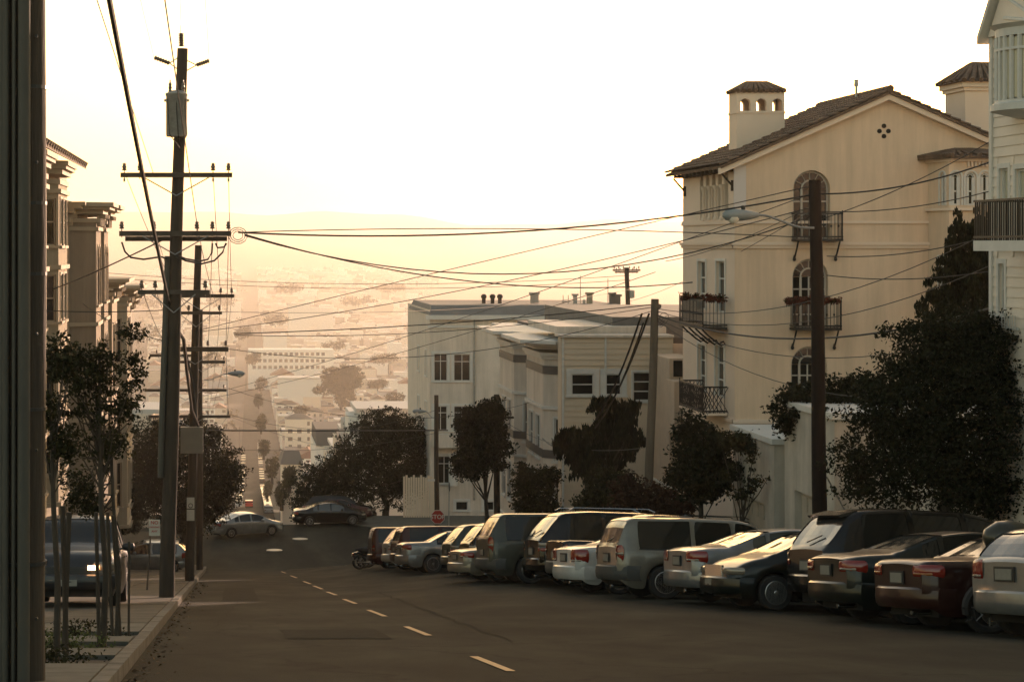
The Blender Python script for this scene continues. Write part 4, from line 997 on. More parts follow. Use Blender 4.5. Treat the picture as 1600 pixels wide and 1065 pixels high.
def car(name, kind, label, cat, colour, wheels=5, group='cars parked nose-in along the right kerb', sc=(1,1,1), side_glass=None, rear_lens=None, tall_lights=None, headlit=False, bumper=None, rails=False, lights_z=None, spoiler=False, wiper=False, rear_mt=None, side_lens='red'):
    sp = SPECS[kind]; L, W, rw = sp['L'], sp['W'], sp['r']; root = thing(name, (0,0,0), label, cat, group)
    root.scale = sc
    xs = sorted({round(x, 4) for x in [0, .012, .03, .06, .1, .16, .24, L-.012, L-.03, L-.06, L-.1, L-.16, L-.24, *sp['rg'], *sp['wsg'], *sp['side'], *[p for q in sp['pil'] for p in (q-.04, q+.04)], *[p for q in sp['seams'] for p in (q-.007, q, q+.007)], *[a+rw*1.15*math.cos(t*math.pi/10) for a in sp['ax'] for t in range(11)], *[i*L/50 for i in range(51)]]})
    ff = []
    for x in xs:
        if ff and x-ff[-1] < .004: continue
        ff.append(x)
    xs = ff
    def hw(x):
        a = min(x, L-x); k = 1 - .15*max(0, 1-a/.22)**2.0 - .05*max(0, 1-a/.9)**2
        if x > L/2: k -= .03*max(0, 1-a/.9)
        return W*k
    def smooth(pts, x, w=.035):
        return (interp(pts, x-2*w)+2*interp(pts, x-w)+3*interp(pts, x)+2*interp(pts, x+w)+interp(pts, x+2*w))/9
    rings = []
    for x in xs:
        zb = smooth(sp['belt'], x, .05); zt = max(smooth(sp['top'], x, .075 if kind in ('sedan', 'suv', 'hatch') else .045), zb+.02); w = hw(x)
        a = min(x, L-x); zr = .2+.22*max(0, 1-a/.35)**1.6; ya = .93
        for ax in sp['ax']:
            d = abs(x-ax)
            if d < rw*1.16:
                z_ = rw+math.sqrt(max(0, (rw*1.16)**2-d*d)); 
                if z_ > zr: zr = z_; ya = .995
        gr = any(abs(x-q) < .001 for q in sp['seams']); gi = .012 if gr else 0
        h = max(0, zt-zb); cab = min(1, h/.12)
        fl = .012*math.exp(-((min(abs(x-sp['ax'][0]), abs(x-sp['ax'][1]))/(rw*1.2))**4))
        y5 = w*(.935-.02*(1-cab)) - h*sp['tum']*cab
        r_ = [(w*ya*.985-gi, zr), (w*.99-gi+fl, zr+.18*(zb-zr)), (w*1.0-gi+fl, zr+.5*(zb-zr)), (w*.998-gi, zr+.72*(zb-zr)), (w*.985-gi, zb-.045), (w*.955-gi, zb),
              (y5, zb+(h*.87 if cab >= 1 else h*.5)), (y5-.03-.05*(1-cab), zb+(h*.965 if cab >= 1 else h*.75)), (y5*.62, zt-.012*(1 if cab < 1 else 1.2)), (y5*.3, zt-.003), (0, zt)]
        rings.append(r_)
    NR = len(rings[0]); tot = 2*NR-1
    def fullring(i): return [(xs[i], -y, z) for y, z in rings[i]] + [(xs[i], y, z) for y, z in reversed(rings[i][:-1])]
    V = []; 
    for i in range(len(xs)): V += fullring(i)
    body = MB(); body.v = V; glass = {'rear_window': MB(), 'windshield': MB()}; sidep = {}
    def shr(p, d): return p
    def inside(x, r_): return r_[0]-1e-6 <= x <= r_[1]+1e-6
    segs = sorted([sp['side'][0], *[q for p in sp['pil'] for q in (p-.04, p+.04)], sp['side'][1]])
    panes = [(segs[k], segs[k+1]) for k in range(0, len(segs)-1, 2)]
    for i in range(len(xs)-1):
        xm = (xs[i]+xs[i+1])/2
        for j in range(tot-1):
            q = (i*tot+j, i*tot+j+1, (i+1)*tot+j+1, (i+1)*tot+j); jj = j if j < NR-1 else tot-2-j
            key = None
            hm = rings[i][10][1]-rings[i][5][1]; hn = rings[i+1][10][1]-rings[i+1][5][1]
            if jj == 5:
                for k, pn in enumerate(panes):
                    if pn[0] < xm < pn[1] and min(hm, hn) > .13: key = ('side_window', k, j < NR-1)
            elif jj in (7, 8, 9):
                if sp['rg'][0] < xm < sp['rg'][1]: key = 'rear_window'
                elif sp['wsg'][0] < xm < sp['wsg'][1]: key = 'windshield'
            if key is None: body.f.append(q)
            else:
                g = glass[key] if isinstance(key, str) else sidep.setdefault(key, MB())
                dn = Vector((0, (1 if j < NR-1 else -1)*.012, 0)) if not isinstance(key, str) else Vector((.008 if key == 'rear_window' else -.008, 0, -.01))
                g.poly([Vector(V[a])+dn for a in q])
    body.f.append(tuple(range(tot))); body.f.append(tuple(range((len(xs)-1)*tot, len(xs)*tot))[::-1])
    b = body.build('body', colour, root, smooth=True); b.data.set_sharp_from_angle(angle=R(62)); sm_ = b.modifiers.new('round', 'SUBSURF'); sm_.levels = 1; sm_.render_levels = 1
    for k, g in glass.items():
        if g.v: g.build(k, dirt_glass if k == 'rear_window' else car_glass, root, smooth=False)
    for k, g in sidep.items(): g.build('side_window', side_glass or car_glass, root)
    # dark underbody
    u = MB(); u.box(.25, L-.25, -W*.8, W*.8, .19, .62); u.build('underbody', seam_m, root)
    # window rubber lines
    for sy in (-1, 1):
        m = MB(); pts = []
        for i, x in enumerate(xs):
            if sp['side'][0] <= x <= sp['side'][1]: pts.append((x, sy*(rings[i][5][0]+.004), rings[i][5][1]+.002))
        if len(pts) > 1: m.tube(pts[::2]+[pts[-1]], .011, 4); m.build('window_trim', chrome if kind == 'sedan' else trim_b, root)
    # plan outline for wraps
    def wrap(front, ya, yb, side_x, z0, z1, mt, nm, out=.014, th=.05):
        """piece hugging a corner: from y=ya..yb on the end face to side_x back along the side; sign of y gives the side"""
        sg = 1 if yb > 0 else -1
        pts = [(-out, ya), (-out, sg*hw(0)*.96), (.05-out*.5, sg*(hw(.05)+.002)), (.14, sg*(hw(.14)+out*.6)), (.22, sg*(hw(.22)+out))]
        pts = [p for p in pts if p[0] < side_x] + [(side_x, sg*(hw(side_x)+out))]
        m = MB(); n = len(pts); hz_ = z1-z0; lay = [(z0, .034), (z0+hz_*.12, .012), (z0+hz_*.3, .001), (z0+hz_*.7, 0), (z0+hz_*.9, .012), (z1, .036)]
        for z, ins in lay:
            for k, p in enumerate(pts):
                e = ins*1.6 if k == 0 else 0; f_ = ins*1.8 if k == n-1 else 0
                x = p[0]+ins*.8-f_; y = p[1]-sg*ins*.8 + (sg*e if k == 0 else 0); m.v.append(((L-x) if front else x, y, z))
        for a in range(len(lay)-1):
            for k in range(n-1): q = a*n+k; m.f.append((q, q+1, q+n+1, q+n))
        return m.build(nm, mt, root, smooth=True)
    def bump(front, z0, z1, mt, out=.09):
        pl = [(.42, -W-.006), (.16, -hw(.16)-.03), (.0, -hw(.0)*.97), (-out, -W*.55), (-out-.015, 0)]
        pl += [(p[0], -p[1]) for p in pl[-2::-1]]
        m = MB(); lay = [(z0, .04), (z0+.05, 0), ((z0+z1)/2, -.012), (z1-.03, 0), (z1, .035)]; n = len(pl)
        for z, ins in lay:
            for p in pl:
                x = p[0]+ins; y = p[1]*(1-ins*.35); m.v.append(((L-x) if front else x, y, z))
        for a in range(len(lay)-1):
            for k in range(n-1): q = a*n+k; m.f.append((q, q+1, q+n+1, q+n))
        top_i = (len(lay)-1)*n; m.f.append(tuple(range(top_i, top_i+n))); m.f.append(tuple(range(0, n))[::-1])
        return m.build('front_bumper' if front else 'rear_bumper', mt, root, smooth=True)
    bm = bumper or colour; tall = kind in ('suv', 'pickup', 'camper', 'wagon', 'van')
    bump(False, .30 if not tall else .36, .60 if not tall else .66, bm); bump(True, .26 if not tall else .34, .56 if not tall else .62, bm)
    lz = lights_z or ((.74, .93) if kind in ('sedan', 'boxsedan') else (.72, 1.0))
    for sg in (-1, 1):
        if tall_lights or kind in ('wagon', 'pickup', 'camper', 'van'):
            z0, z1 = tall_lights or (.74, 1.08)
            wrap(False, sg*(W*.80), sg, .11, z0, z1, red_lens, 'taillight'); 
            wrap(False, sg*(W*.81), sg, .1, z0+(z1-z0)*.35, z0+(z1-z0)*.6, clear_lens, 'reverse_light', out=.02)
        elif kind == 'suv':
            wrap(False, sg*(W*.68), sg, .24, .80, .92, red_lens, 'taillight'); wrap(False, sg*(W*.72), sg, .20, .921, 1.03, clear_lens, 'taillight')
        else:
            wrap(False, sg*(W*.52), sg, .27, lz[0], lz[1], red_lens, 'taillight')
            wrap(False, sg*(W*.56), sg, .10, lz[0]+.035, lz[0]+.08, amber_lens if side_lens == 'amber' else clear_lens, 'reverse_light', out=.02)
        lamp = wrap(True, sg*(W*.5), sg, .26, .60 if not tall else .68, .73 if not tall else .86, clear_lens, 'headlight')
        if headlit and sg == 1:
            m = MB(); m.box(L+.02, L+.05, .36, .58, .70, .79); m.build('lit_headlight', lit_lamp, root)
        # mirrors and handles
        mx = sp['wsg'][1]-.42; zb = interp(sp['belt'], mx)
        m = MB(); c = (mx, sg*(W+.12), zb+.08); m.v = []; m.lathe([(.02,-.13),(.075,-.10),(.09,0),(.075,.10),(.02,.13)], c, axis='y', seg=10); m.box(mx-.02, mx+.03, min(sg*(W-.06), sg*(W+.05)), max(sg*(W-.06), sg*(W+.05)), zb+.02, zb+.06); m.build('mirror', colour if not tall else trim_b, root, smooth=True)
        for q in sp['seams'][:2]:
            m = MB(); yy_ = sg*(W+.004); m.box(q+.1, q+.26, min(yy_, yy_+sg*.025), max(yy_, yy_+sg*.025), interp(sp['belt'], q)-.14, interp(sp['belt'], q)-.11); m.build('door_handle', colour if not tall else trim_b, root)
        if rails:
            m = MB(); m.tube([(.7, sg*W*.66, 1.8), (.8, sg*W*.66, 1.86), (2.5, sg*W*.66, 1.86), (2.65, sg*W*.66, 1.79)], .018, 6); m.build('roof_rail', chrome, root)
        # wheels
        for ax in sp['ax']:
            wq = share(TY[rw], 'wheel', root, (ax, sg*(W-.115), rw), (rnd.uniform(0, 0), 0, 0 if sg < 0 else math.pi))
            rr_ = share(RM[(rw, wheels)], 'rim', wq, (0,0,0), (0, rnd.uniform(0, 6), 0))
    m = MB(); m.tube([(-.06,-W*.55,.24),(.3,-W*.55,.25)], .035, 8); m.build('exhaust', chrome, root)
    # number plates
    pz = (.40, .53) if kind in ('sedan',) and False else ((.70, .84) if kind == 'sedan' else (.66, .80) if kind == 'boxsedan' else (.74, .88))
    m = MB(); m.box(-.035, -.02, -.16, .16, *pz); m.build('licence_plate', plate_m, root)
    m = MB(); m.box(-.024, -.008, -.20, .20, pz[0]-.025, pz[1]+.03); m.build('plate_recess', trim_b, root)
    m = MB(); m.box(L+.105, L+.115, -.16, .16, .40, .52); m.build('licence_plate', plate_m, root)
    m = MB()
    for i in range(5): m.box(L-.01, L+.025, -W*.46, W*.46, .58+i*.035, .595+i*.035)
    m.box(L-.03, L+.01, -W*.48, W*.48, .56, .76); m.build('grille', trim_b if kind != 'sedan' else chrome, root)
    if spoiler:
        zt = interp(sp['top'], .5); m = MB(); m.extr([(.30, -W*.66, zt-.06), (.62, -W*.66, zt+.03), (.62, -W*.66, zt-.02), (.33, -W*.66, zt-.1)], (0, W*1.32, 0)); m.build('spoiler', colour, root)
    if wiper or kind in ('suv', 'wagon'):
        z0 = interp(sp['top'], sp['rg'][0])+.04; m = MB(); m.tube([(sp['rg'][0]-.01, .05, z0), (sp['rg'][0]+.09, -.32, z0+.12)], .012, 4); m.build('rear_wiper', trim_b, root)
    return root

def seat(root, x, y, heading, nose_in=True):
    """stand the car with its rear (local x=0) centre at (x, y), pointing along heading (radians from +X)"""
    L = 4.4; c, s_ = math.cos(heading), math.sin(heading)
    def g(u, v): X_ = x+u*c-v*s_; Y_ = y+u*s_+v*c; return Vector((X_, Y_, road_z(X_, Y_)))
    a, b, d, e = g(.9, 0), g(3.6, 0), g(2.2, -.8), g(2.2, .8)
    fx = (b-a).normalized(); fy = (e-d).normalized(); fz = fx.cross(fy).normalized(); fy = fz.cross(fx)
    o = a - fx*.9
    o.z = ((a+b)/2 - fx*((.9+3.6)/2)).z
    root.matrix_world = Matrix.Translation(o) @ Matrix((fx, fy, fz)).transposed().to_4x4() @ Matrix.Diagonal((*root.scale, 1))
    return root
def park(root, px, s, W, head=8):
    """near rear corner seen at pixel px where a metre is s pixels"""
    X_ = (px-XV)/s; Y_ = F_PX/s; h = R(head); w = W
    return seat(root, X_-w*math.sin(h)*1.0, Y_+w*math.cos(h), h)
silver = paint('paint_silver', (.25,.25,.235), .5); gold_s = paint('paint_champagne', (.22,.20,.16), .4); blue_s = paint('paint_silver_blue', (.22,.225,.225), .5)
black_p = paint('paint_black', (.006,.006,.006), .1, .2); green_p = paint('paint_dark_green', (.009,.013,.011), .2); maroon = paint('paint_maroon', (.030,.008,.006), .2)
white_car = paint('paint_white', (.50,.49,.45), .0); beige_p = paint('paint_beige', (.24,.21,.16), .3); grey_p = paint('paint_grey_green', (.06,.065,.052), .25); darkred = paint('paint_dark_red', (.06,.014,.010), .2)
bmp_g = mat('bumper_grey', (.05,.05,.045), .6)

c = car('parked_hatchback', 'hatch', 'silver hatchback at the right edge, its rear filling the corner of the picture', 'car', silver, sc=(1.1,1.06,1.03)); park(c, 1640, 121, .86, 14)
c = car('parked_sedan', 'boxsedan', 'maroon boxy sedan with wide red tail lamps, next to the motorcycle', 'car', maroon, rear_lens=1, side_lens='amber', bumper=maroon); park(c, 1452, 110, .86, 9)
c = car('parked_sedan', 'sedan', 'dark green sedan with brightly reflecting rear window between black SUV and maroon sedan', 'car', green_p, sc=(1,1,1.03)); park(c, 1332, 101.5, .89, 7)
c = car('parked_suv', 'suv', 'tall black SUV with roof spoiler and big tilted rear window', 'suv', black_p, spoiler=True, sc=(1.08,1.03,1.03)); park(c, 1297, 92.5, .95, 7)
# nose-out dark sedan
c = car('parked_sedan', 'sedan', 'dark green sedan parked nose out showing its round headlights beside the black SUV', 'car', green_p, sc=(1,1.03,1.03))
Y_ = F_PX/86.; X_ = (1122-XV)/86.
seat(c, X_+4.6, Y_+.95, math.pi+R(5))
c = car('parked_sedan', 'sedan', 'silver blue saloon with red wraparound lamps and a long curved roof', 'car', blue_s, sc=(1,1.02,1.06), side_glass=mat('grey_glass', (.055,.06,.055), .08, spec=.8), lights_z=(.74,.96)); park(c, 1086, 81.5, .9, 8)
c = car('parked_wagon', 'wagon', 'champagne boxy estate with tall side windows and grey bumper', 'estate car', gold_s, bumper=bmp_g, sc=(1.05,1,1.02), wheels=5); park(c, 968, 75, .87, 6)
c = car('parked_sedan', 'sedan', 'white saloon with tall orange tail lamp, half hidden by the boxy estate', 'car', white_car, lights_z=(.66,.96), sc=(1,1,1.02)); park(c, 903, 70, .89, 10)
c = car('parked_pickup', 'pickup', 'dark pickup with squared tailgate behind the white saloon', 'pickup', black_p, wheels=6, bumper=bmp_g); park(c, 882, 66, .93, 5)
c = car('parked_suv', 'suv', 'long black people carrier with gold reflecting tailgate and roof rails', 'suv', black_p, rails=True, sc=(1.15,1.02,1.06)); park(c, 846, 62.5, .93, 6)
c = car('parked_pickup', 'camper', 'grey green pickup with a camper shell and bright red tail lamp', 'pickup', grey_p, bumper=bmp_g, tall_lights=(.82,1.22), sc=(1,1,1.0)); park(c, 766, 59, .9, 5)
c = car('parked_hatchback', 'sedan', 'pale beige saloon with a low sloping tail below the camper shell pickup', 'car', beige_p, sc=(1,1,.86)); park(c, 727, 57, .89, 10)
c = car('parked_wagon', 'suv', 'black hatchback with sloping white reflecting tailgate left of the camper pickup', 'car', black_p, sc=(.95,.95,.92)); park(c, 737, 53, .93, 6)
c = car('parked_wagon', 'suv', 'grey hatchback with upright red lamp, its tailgate catching the sky', 'car', grey_p, sc=(.95,.95,.90)); park(c, 708, 50.3, .93, 6)
c = car('parked_sedan', 'boxsedan', 'small silver saloon with a star shaped wheel trim near the far end of the row', 'car', silver, wheels=9, sc=(1,1,1.04)); park(c, 632, 46, .86, 5)
c = car('parked_wagon', 'wagon', 'red and white estate with brown lower doors behind the small silver saloon', 'estate car', darkred, sc=(1,1,.98)); park(c, 624, 43.3, .87, 6)
c = car('parked_suv', 'suv', 'white off-roader with an orange lamp, second vehicle from the dark red van', 'suv', white_car, sc=(.95,.93,.93)); park(c, 610, 41.5, .93, 6)
c = car('parked_van', 'van', 'dark red van with a plain boxy side at the far end of the row', 'van', darkred, sc=(.85,1,.92)); park(c, 583, 38.5, .88, 3)
c = car('parked_suv', 'suv', 'black roofed off-roader showing only its roof above the champagne estate', 'suv', black_p, sc=(1.05,1,1.06), rails=True, group='cars parked behind the row'); seat(c, 12.8, 55.5+2, R(4))
c = car('parked_suv', 'suv', 'dark off-roader on the far right pavement beyond the grey hatchback', 'suv', black_p, sc=(1,1,1), group='cars parked behind the row'); seat(c, 10.9, 88, R(4))

# cross street and left cars
def stand(root, x, y, head): return seat(root, x, y, R(head))
g2 = 'cars around the crossing'
c = car('parked_sedan', 'sedan', 'silver grey saloon emerging from behind the left round tree at the crossing', 'car', silver, group=g2); stand(c, (330-XV)/25.4, F_PX/25.4, 24)
c = car('parked_sedan', 'sedan', 'dark coupe parked broadside under the big round tree at the far corner', 'car', black_p, group=g2, side_glass=mm('grey_glass')); stand(c, (460-XV)/24.4, F_PX/24.4+.6, 0)
c = car('parked_suv', 'suv', 'dark car with a tall roof half hidden behind the dark coupe', 'car', black_p, group=g2); stand(c, (478-XV)/23.6, F_PX/23.6+1.6, 0)
c = car('parked_sedan', 'boxsedan', 'dark red saloon whose bonnet sticks out right of the dark coupe', 'car', darkred, group=g2); stand(c, (485-XV)/23.8, F_PX/23.8+.3, 0) ; c.location.x = (582-XV)/24-4.5; c.location.y = 126.6
g3 = 'cars in the left driveways'
c = car('parked_hatchback', 'hatch', 'silver hatchback side on in the left driveway behind the wooden pole', 'car', silver, group=g3, wheels=9)
c.location = (-1.75, 91.0, 0); c.rotation_euler = (0, R(0), math.pi); c.location.z = wz(-3, 91)
c = car('parked_suv', 'suv', 'dark SUV facing the camera with one lit headlamp on the left pavement', 'suv', paint('paint_dark_blue', (.03,.032,.035), .3), group=g3, headlit=True)
sl_ = math.atan(.1561)
yb_ = F_PX/82.+4.75
c.rotation_euler = (0, -(-sl_), 0); c.matrix_world = Matrix.Translation((-2.98, yb_, prof(yb_)+.14)) @ Matrix.Rotation(-math.pi/2, 4, 'Z') @ Matrix.Rotation(-sl_, 4, 'Y')
tx = bpy.data.curves.new('plate_text', 'FONT'); tx.body = '05'; tx.size = .11; tx.extrude = .002; tx.materials.append(trim_b)
to = bpy.data.objects.new('lettering', tx); C.objects.link(to); to.parent = c; to.location = (4.7+.118, -.13, .42); to.rotation_euler = (R(90), 0, R(90))
mesh_text(to)
# valley cars
def tiny_car(x, y, head, mt, label, group, sc=1):
    r = thing('distant_car', (x, y, prof(y)), label, 'car', group, rz=R(head)); 
    m = MB(); m.extr([(0,-.85,.3),(0,-.85,.95),(.5,-.85,1.0),(1.0,-.85,1.42),(2.6,-.85,1.42),(3.3,-.85,1.0),(4.3,-.85,.85),(4.4,-.85,.3)], (0,1.7,0)); m.build('body', mt, r)
    m = MB(); m.box(.62,3.05,-.86,.86,1.03,1.33); m.build('window_band', glass_dark, r)
    m = MB()
    for a in (.8, 3.5): m.lathe([(.31,-.88),(.31,.88)], (a, 0, .31), axis='y', seg=12)
    m.build('wheels', rubber, r)
    for sg in (-1, 1):
        m = MB(); m.box(-.03,.0,sg*.7-.12,sg*.7+.12,.7,.85); m.build('taillight', red_lens, r)
    return r
tiny_car(SC(440)-.9, 436, 90, mat('paint_red', (.5,.04,.02), .3, coat=.5), 'small bright red car driving down the valley street', 'cars in the valley street')
ordn = ['nearest','second','third','fourth','fifth','sixth','seventh','eighth','ninth','tenth','eleventh','twelfth','thirteenth','fourteenth','fifteenth','sixteenth','seventeenth','eighteenth','nineteenth','twentieth']
cols_ = [white_car, silver, black_p, beige_p, darkred, blue_s]; cn = ['white','silver','black','beige','dark red','bluish']
yv = 405; k = 0
while yv < 1250 and k < 40:
    ci = rnd.choice([0,0,1,1,2,3,4,5])
    lab = f"{cn[ci]} car at the right kerb of the valley street, {ordn[k]} from the crossing" if k < 20 else f"{cn[ci]} car at the right kerb of the valley street, {ordn[k-20]} of the distant stretch"
    tiny_car(SC(yv)+3.3, yv, 90, cols_[ci], lab, 'cars parked down the valley street'); k += 1
    yv += 7 if yv < 560 else rnd.choice([12, 16, 30])
yv = 450; k = 0
while yv < 900 and k < 18:
    ci = rnd.choice([0,1,2,3]); tiny_car(SC(yv)-3.3, yv, -90, cols_[ci], f"{cn[ci]} car at the left kerb of the valley street, {ordn[k]} from the crossing", 'cars parked down the valley street'); k += 1; yv += rnd.choice([14, 20, 40])

# ------------------------------------------------------------------ motorcycles
def motorcycle(loc, rz, label, sc=1.0):
    r = thing('motorcycle', loc, label, 'motorcycle', 'motorcycles in the parked row', rz=rz); r.scale = (sc, sc, sc)
    for x in (-.68, .72):
        m = MB(); m.tube([(x+.27*math.cos(t*math.pi/12), 0, .32+.27*math.sin(t*math.pi/12)) for t in range(25)], .055, 8, cap=False); w = m.build('wheel', rubber, r, smooth=True)
        m = MB(); 
        for k in range(8):
            t = k*math.pi/4; m.tube([(x, 0, .32), (x+.23*math.cos(t), 0, .32+.23*math.sin(t))], .008, 4)
        m.build('spokes', rim_d, w)
    m = MB(); m.tube([(.72,-.08,.32),(.5,-.09,.85),(.42,-.09,1.02)], .022, 6); m.tube([(.72,.08,.32),(.5,.09,.85),(.42,.09,1.02)], .022, 6); m.build('fork', chrome, r)
    m = MB(); m.lathe([(.05,-.3),(.13,-.2),(.17,0),(.14,.2),(.06,.28)], (.18, 0, .84), axis='x', seg=12); m.build('fuel_tank', black_p, r, smooth=True)
    m = MB(); m.tube([(0,0,.78),(-.25,0,.78),(-.6,0,.84),(-.85,0,.86)], [.10,.13,.12,.05], 8); m.build('seat', rubber, r, smooth=True)
    m = MB(); m.tube([(.42,-.02,1.03),(.38,-.2,1.12),(.26,-.38,1.1)], .015, 6); m.tube([(.42,.02,1.03),(.38,.2,1.12),(.26,.38,1.1)], .015, 6); m.build('handlebar', chrome, r)
    for sg in (-1, 1):
        m = MB(); m.tube([(.33,sg*.26,1.11),(.36,sg*.3,1.24)], .008, 4); m.lathe([(.01,-.05),(.05,-.03),(.05,.03),(.01,.05)], (.37, sg*.32, 1.26), axis='x', seg=8); m.build('mirror', trim_b, r)
    m = MB(); m.lathe([(.02,-.08),(.09,-.04),(.1,.05),(.09,.06)], (.55, 0, .93), axis='x', seg=12); m.build('headlight', chrome, r)
    m = MB(); m.box(-.12,.32,-.14,.14,.3,.62); m.build('engine', trim_b, r)
    m = MB(); m.tube([(.25,-.15,.4),(.1,-.18,.28),(-.8,-.2,.34)], .035, 8); m.build('exhaust', chrome, r)
    m = MB(); m.tube([(-.98,0,.55),(-.9,0,.68),(-.68,0,.72),(-.42,0,.6)], .07, 6); m.build('rear_fender', black_p, r)
    m = MB(); m.box(-1.0,-.95,-.07,.07,.62,.7); m.build('taillight', red_lens, r)
    return r
def mcz(x, y): return (x, y, road_z(x, y)+.0)
mc = motorcycle(mcz(11.62, 26.95), R(177), 'dark motorcycle with high handlebars between the maroon sedan and silver hatchback', 1.2)
# round cover / top case seen over its back
m = MB(); m.lathe([(.02,-.34),(.12,-.3),(.18,-.15),(.205,0),(.19,.14),(.10,.27),(.02,.3)], (.50, 0, 1.14), axis='x', seg=18); m.build('fairing', paint('case_olive', (.05,.045,.03), .1), mc, smooth=True)
s_ = 33.5
for i, (px, nm) in enumerate(((560, 'first'), (567, 'middle'), (574, 'last'))):
    x_ = (px-XV)/(36.5-i*.6); y_ = F_PX/(36.5-i*.6); motorcycle(mcz(x_+.7, y_), R(12), f'dark parked motorcycle, {["leftmost","middle","rightmost"][i]} of the three past the dark red van')

# ------------------------------------------------------------------ utility poles
def crossarm(root, off, c, w, h=.12, t=.1, ins=(), ang=0, brace=True, mt=None, under=(), pole_r=.17):
    """c = centre of the arm; w = length along X"""
    c = Vector(c); dx = Vector((math.cos(ang), math.sin(ang), 0)); dy = Vector((-dx.y, dx.x, 0)); up = Vector((0,0,1))
    m = MB(off); A = c-dx*w/2; B = c+dx*w/2
    q = [A-dy*t/2-up*h/2, B-dy*t/2-up*h/2, B+dy*t/2-up*h/2, A+dy*t/2-up*h/2]; m.hexa([*q, *[p+up*h for p in q]])
    a = m.build('crossarm', mt or wood_grey, root)
    if brace:
        m = MB(off); m.tube([c+dx*min(.75,w*.3)-dy*t*.6-up*h/2, c-dy*t*.7-up*(h/2+.42)], .014, 4); m.tube([c-dx*min(.75,w*.3)-dy*t*.6-up*h/2, c-dy*t*.7-up*(h/2+.42)], .014, 4); m.build('brace', galv, a)
    for u in ins:
        m = MB(off); b = c+dx*u+up*h/2; m.lathe([(.012,-.15),(.012,.05),(.05,.05),(.055,.08),(.035,.1),(.06,.12),(.05,.15),(.035,.17),(.045,.2),(.02,.22)], b, seg=10); m.build('insulator', ceramic, a, smooth=True)
    for u in under:
        m = MB(off); b = c+dx*u-up*(h/2+.02); m.tube([b, b-up*.08], .03, 6); m.build('clevis', galv, a)
    return a
def pole(name, base, top, r0, r1, label, cat='utility pole', group='wooden utility poles', seg=14, mt=None):
    root = thing(name, base, label, cat, group); base = Vector(base); top = Vector(top); m = MB(base); n = 14; pts = []; rs = []
    for i in range(n+1):
        t = i/n; p = base.lerp(top, t); pts.append(p+Vector((.012*math.sin(t*9+base.x), .01*math.cos(t*7), 0))); rs.append(r0+(r1-r0)*t)
    pts[0] = base-Vector((0,0,.3)); m.tube(pts, rs, seg); m.build('shaft', mt or wood, root, smooth=True)
    return root
s1 = 67.7
B1 = P(260, 943, s1); T1 = P(284.5, 76, s1)
def on1(py): t = (py-943)/(76-943); return B1.lerp(T1, t)
p1 = pole('utility_pole', B1, T1, .185, .125, 'tallest wooden pole on the left pavement, with a grey transformer near its top'); o1 = p1.location.copy()
def at1(py): q = on1(py); return q
def arm1(py, pxa, pxb, ins_px, h=.12, t=.1, dy=-.2, under=(), brace=True):
    c = P((pxa+pxb)/2, py, s1); c.y += dy; w = (pxb-pxa)/s1
    return crossarm(p1, o1, c, w, h, t, ins=[(x-(pxa+pxb)/2)/s1 for x in ins_px], under=[(x-(pxa+pxb)/2)/s1 for x in under], brace=brace)
arm1(274, 189, 363, (195, 219, 333, 357), h=.11, under=(195,333,357))
arm1(365, 187, 361, (191, 241, 308, 332, 357), h=.12); arm1(373, 195, 355, (), h=.11, dy=.2, brace=False)
arm1(456, 216, 328, (222, 243, 321), h=.1)
# transformer
m = MB(o1); tc = P(278, 215, s1)+Vector((-.02, -.33, 0)); r_ = .245
m.lathe([(.05,0),(r_*.95,.0),(r_,.03),(r_,.93),(r_*1.06,.95),(r_*1.06,.99),(r_*.6,1.05),(.03,1.07)], tc, seg=24); tr = m.build('transformer', galv, p1, smooth=True)
for dx in (-.15, .15):
    m = MB(o1); b = tc+Vector((dx, -.02, 1.0)); m.lathe([(.03,0),(.045,.04),(.03,.08),(.045,.12),(.03,.16),(.04,.2),(.015,.25),(.015,.3)], b, seg=10); m.build('bushing', ceramic, tr, smooth=True)
for k in range(3):
    m = MB(o1); m.tube([tc+Vector((-.2+.2*k,-.23,.85)), tc+Vector((-.18+.19*k,-.26,.5)), tc+Vector((-.16+.2*k,-.26,.05)), tc+Vector((.1,-.0,-.3))], .012, 5); m.build('lead', wire_m, tr)
for sg in (-1, 1):
    m = MB(o1); m.box(*sorted((tc.x+sg*.24, tc.x+sg*.29)), tc.y-.03, tc.y+.03, tc.z+.8, tc.z+.86); m.build('lifting_lug', galv, tr)
# top insulator and side insulators
def ribbed(root, off, a, b, r, n=8, nm='insulator'):
    m = MB(off); a = Vector(a); b = Vector(b); pts = []; rs = []
    for i in range(n*2+1): pts.append(a.lerp(b, i/(n*2))); rs.append(r if i % 2 else r*.5)
    m.tube(pts, rs, 10); return m.build(nm, ceramic, root)
ribbed(p1, o1, P(283.5, 73, s1), P(283, 52, s1), .075); m = MB(o1); m.tube([P(283,52,s1), P(283,40,s1)], .015, 5); m.build('pin', galv, p1)
for pa, pb, pc in (((265, 99), (241, 90), (277, 92)), ((307, 102), (327, 95), (291, 95))):
    ribbed(p1, o1, P(*pa, s1), P(*pb, s1), .065, 6)
    m = MB(o1); m.tube([P(*pa, s1), P(pc[0], pc[1]+16, s1)], .013, 4); m.tube([P(*pa, s1), P(pc[0], pc[1]-1, s1)], .013, 4); m.build('bracket', galv, p1)
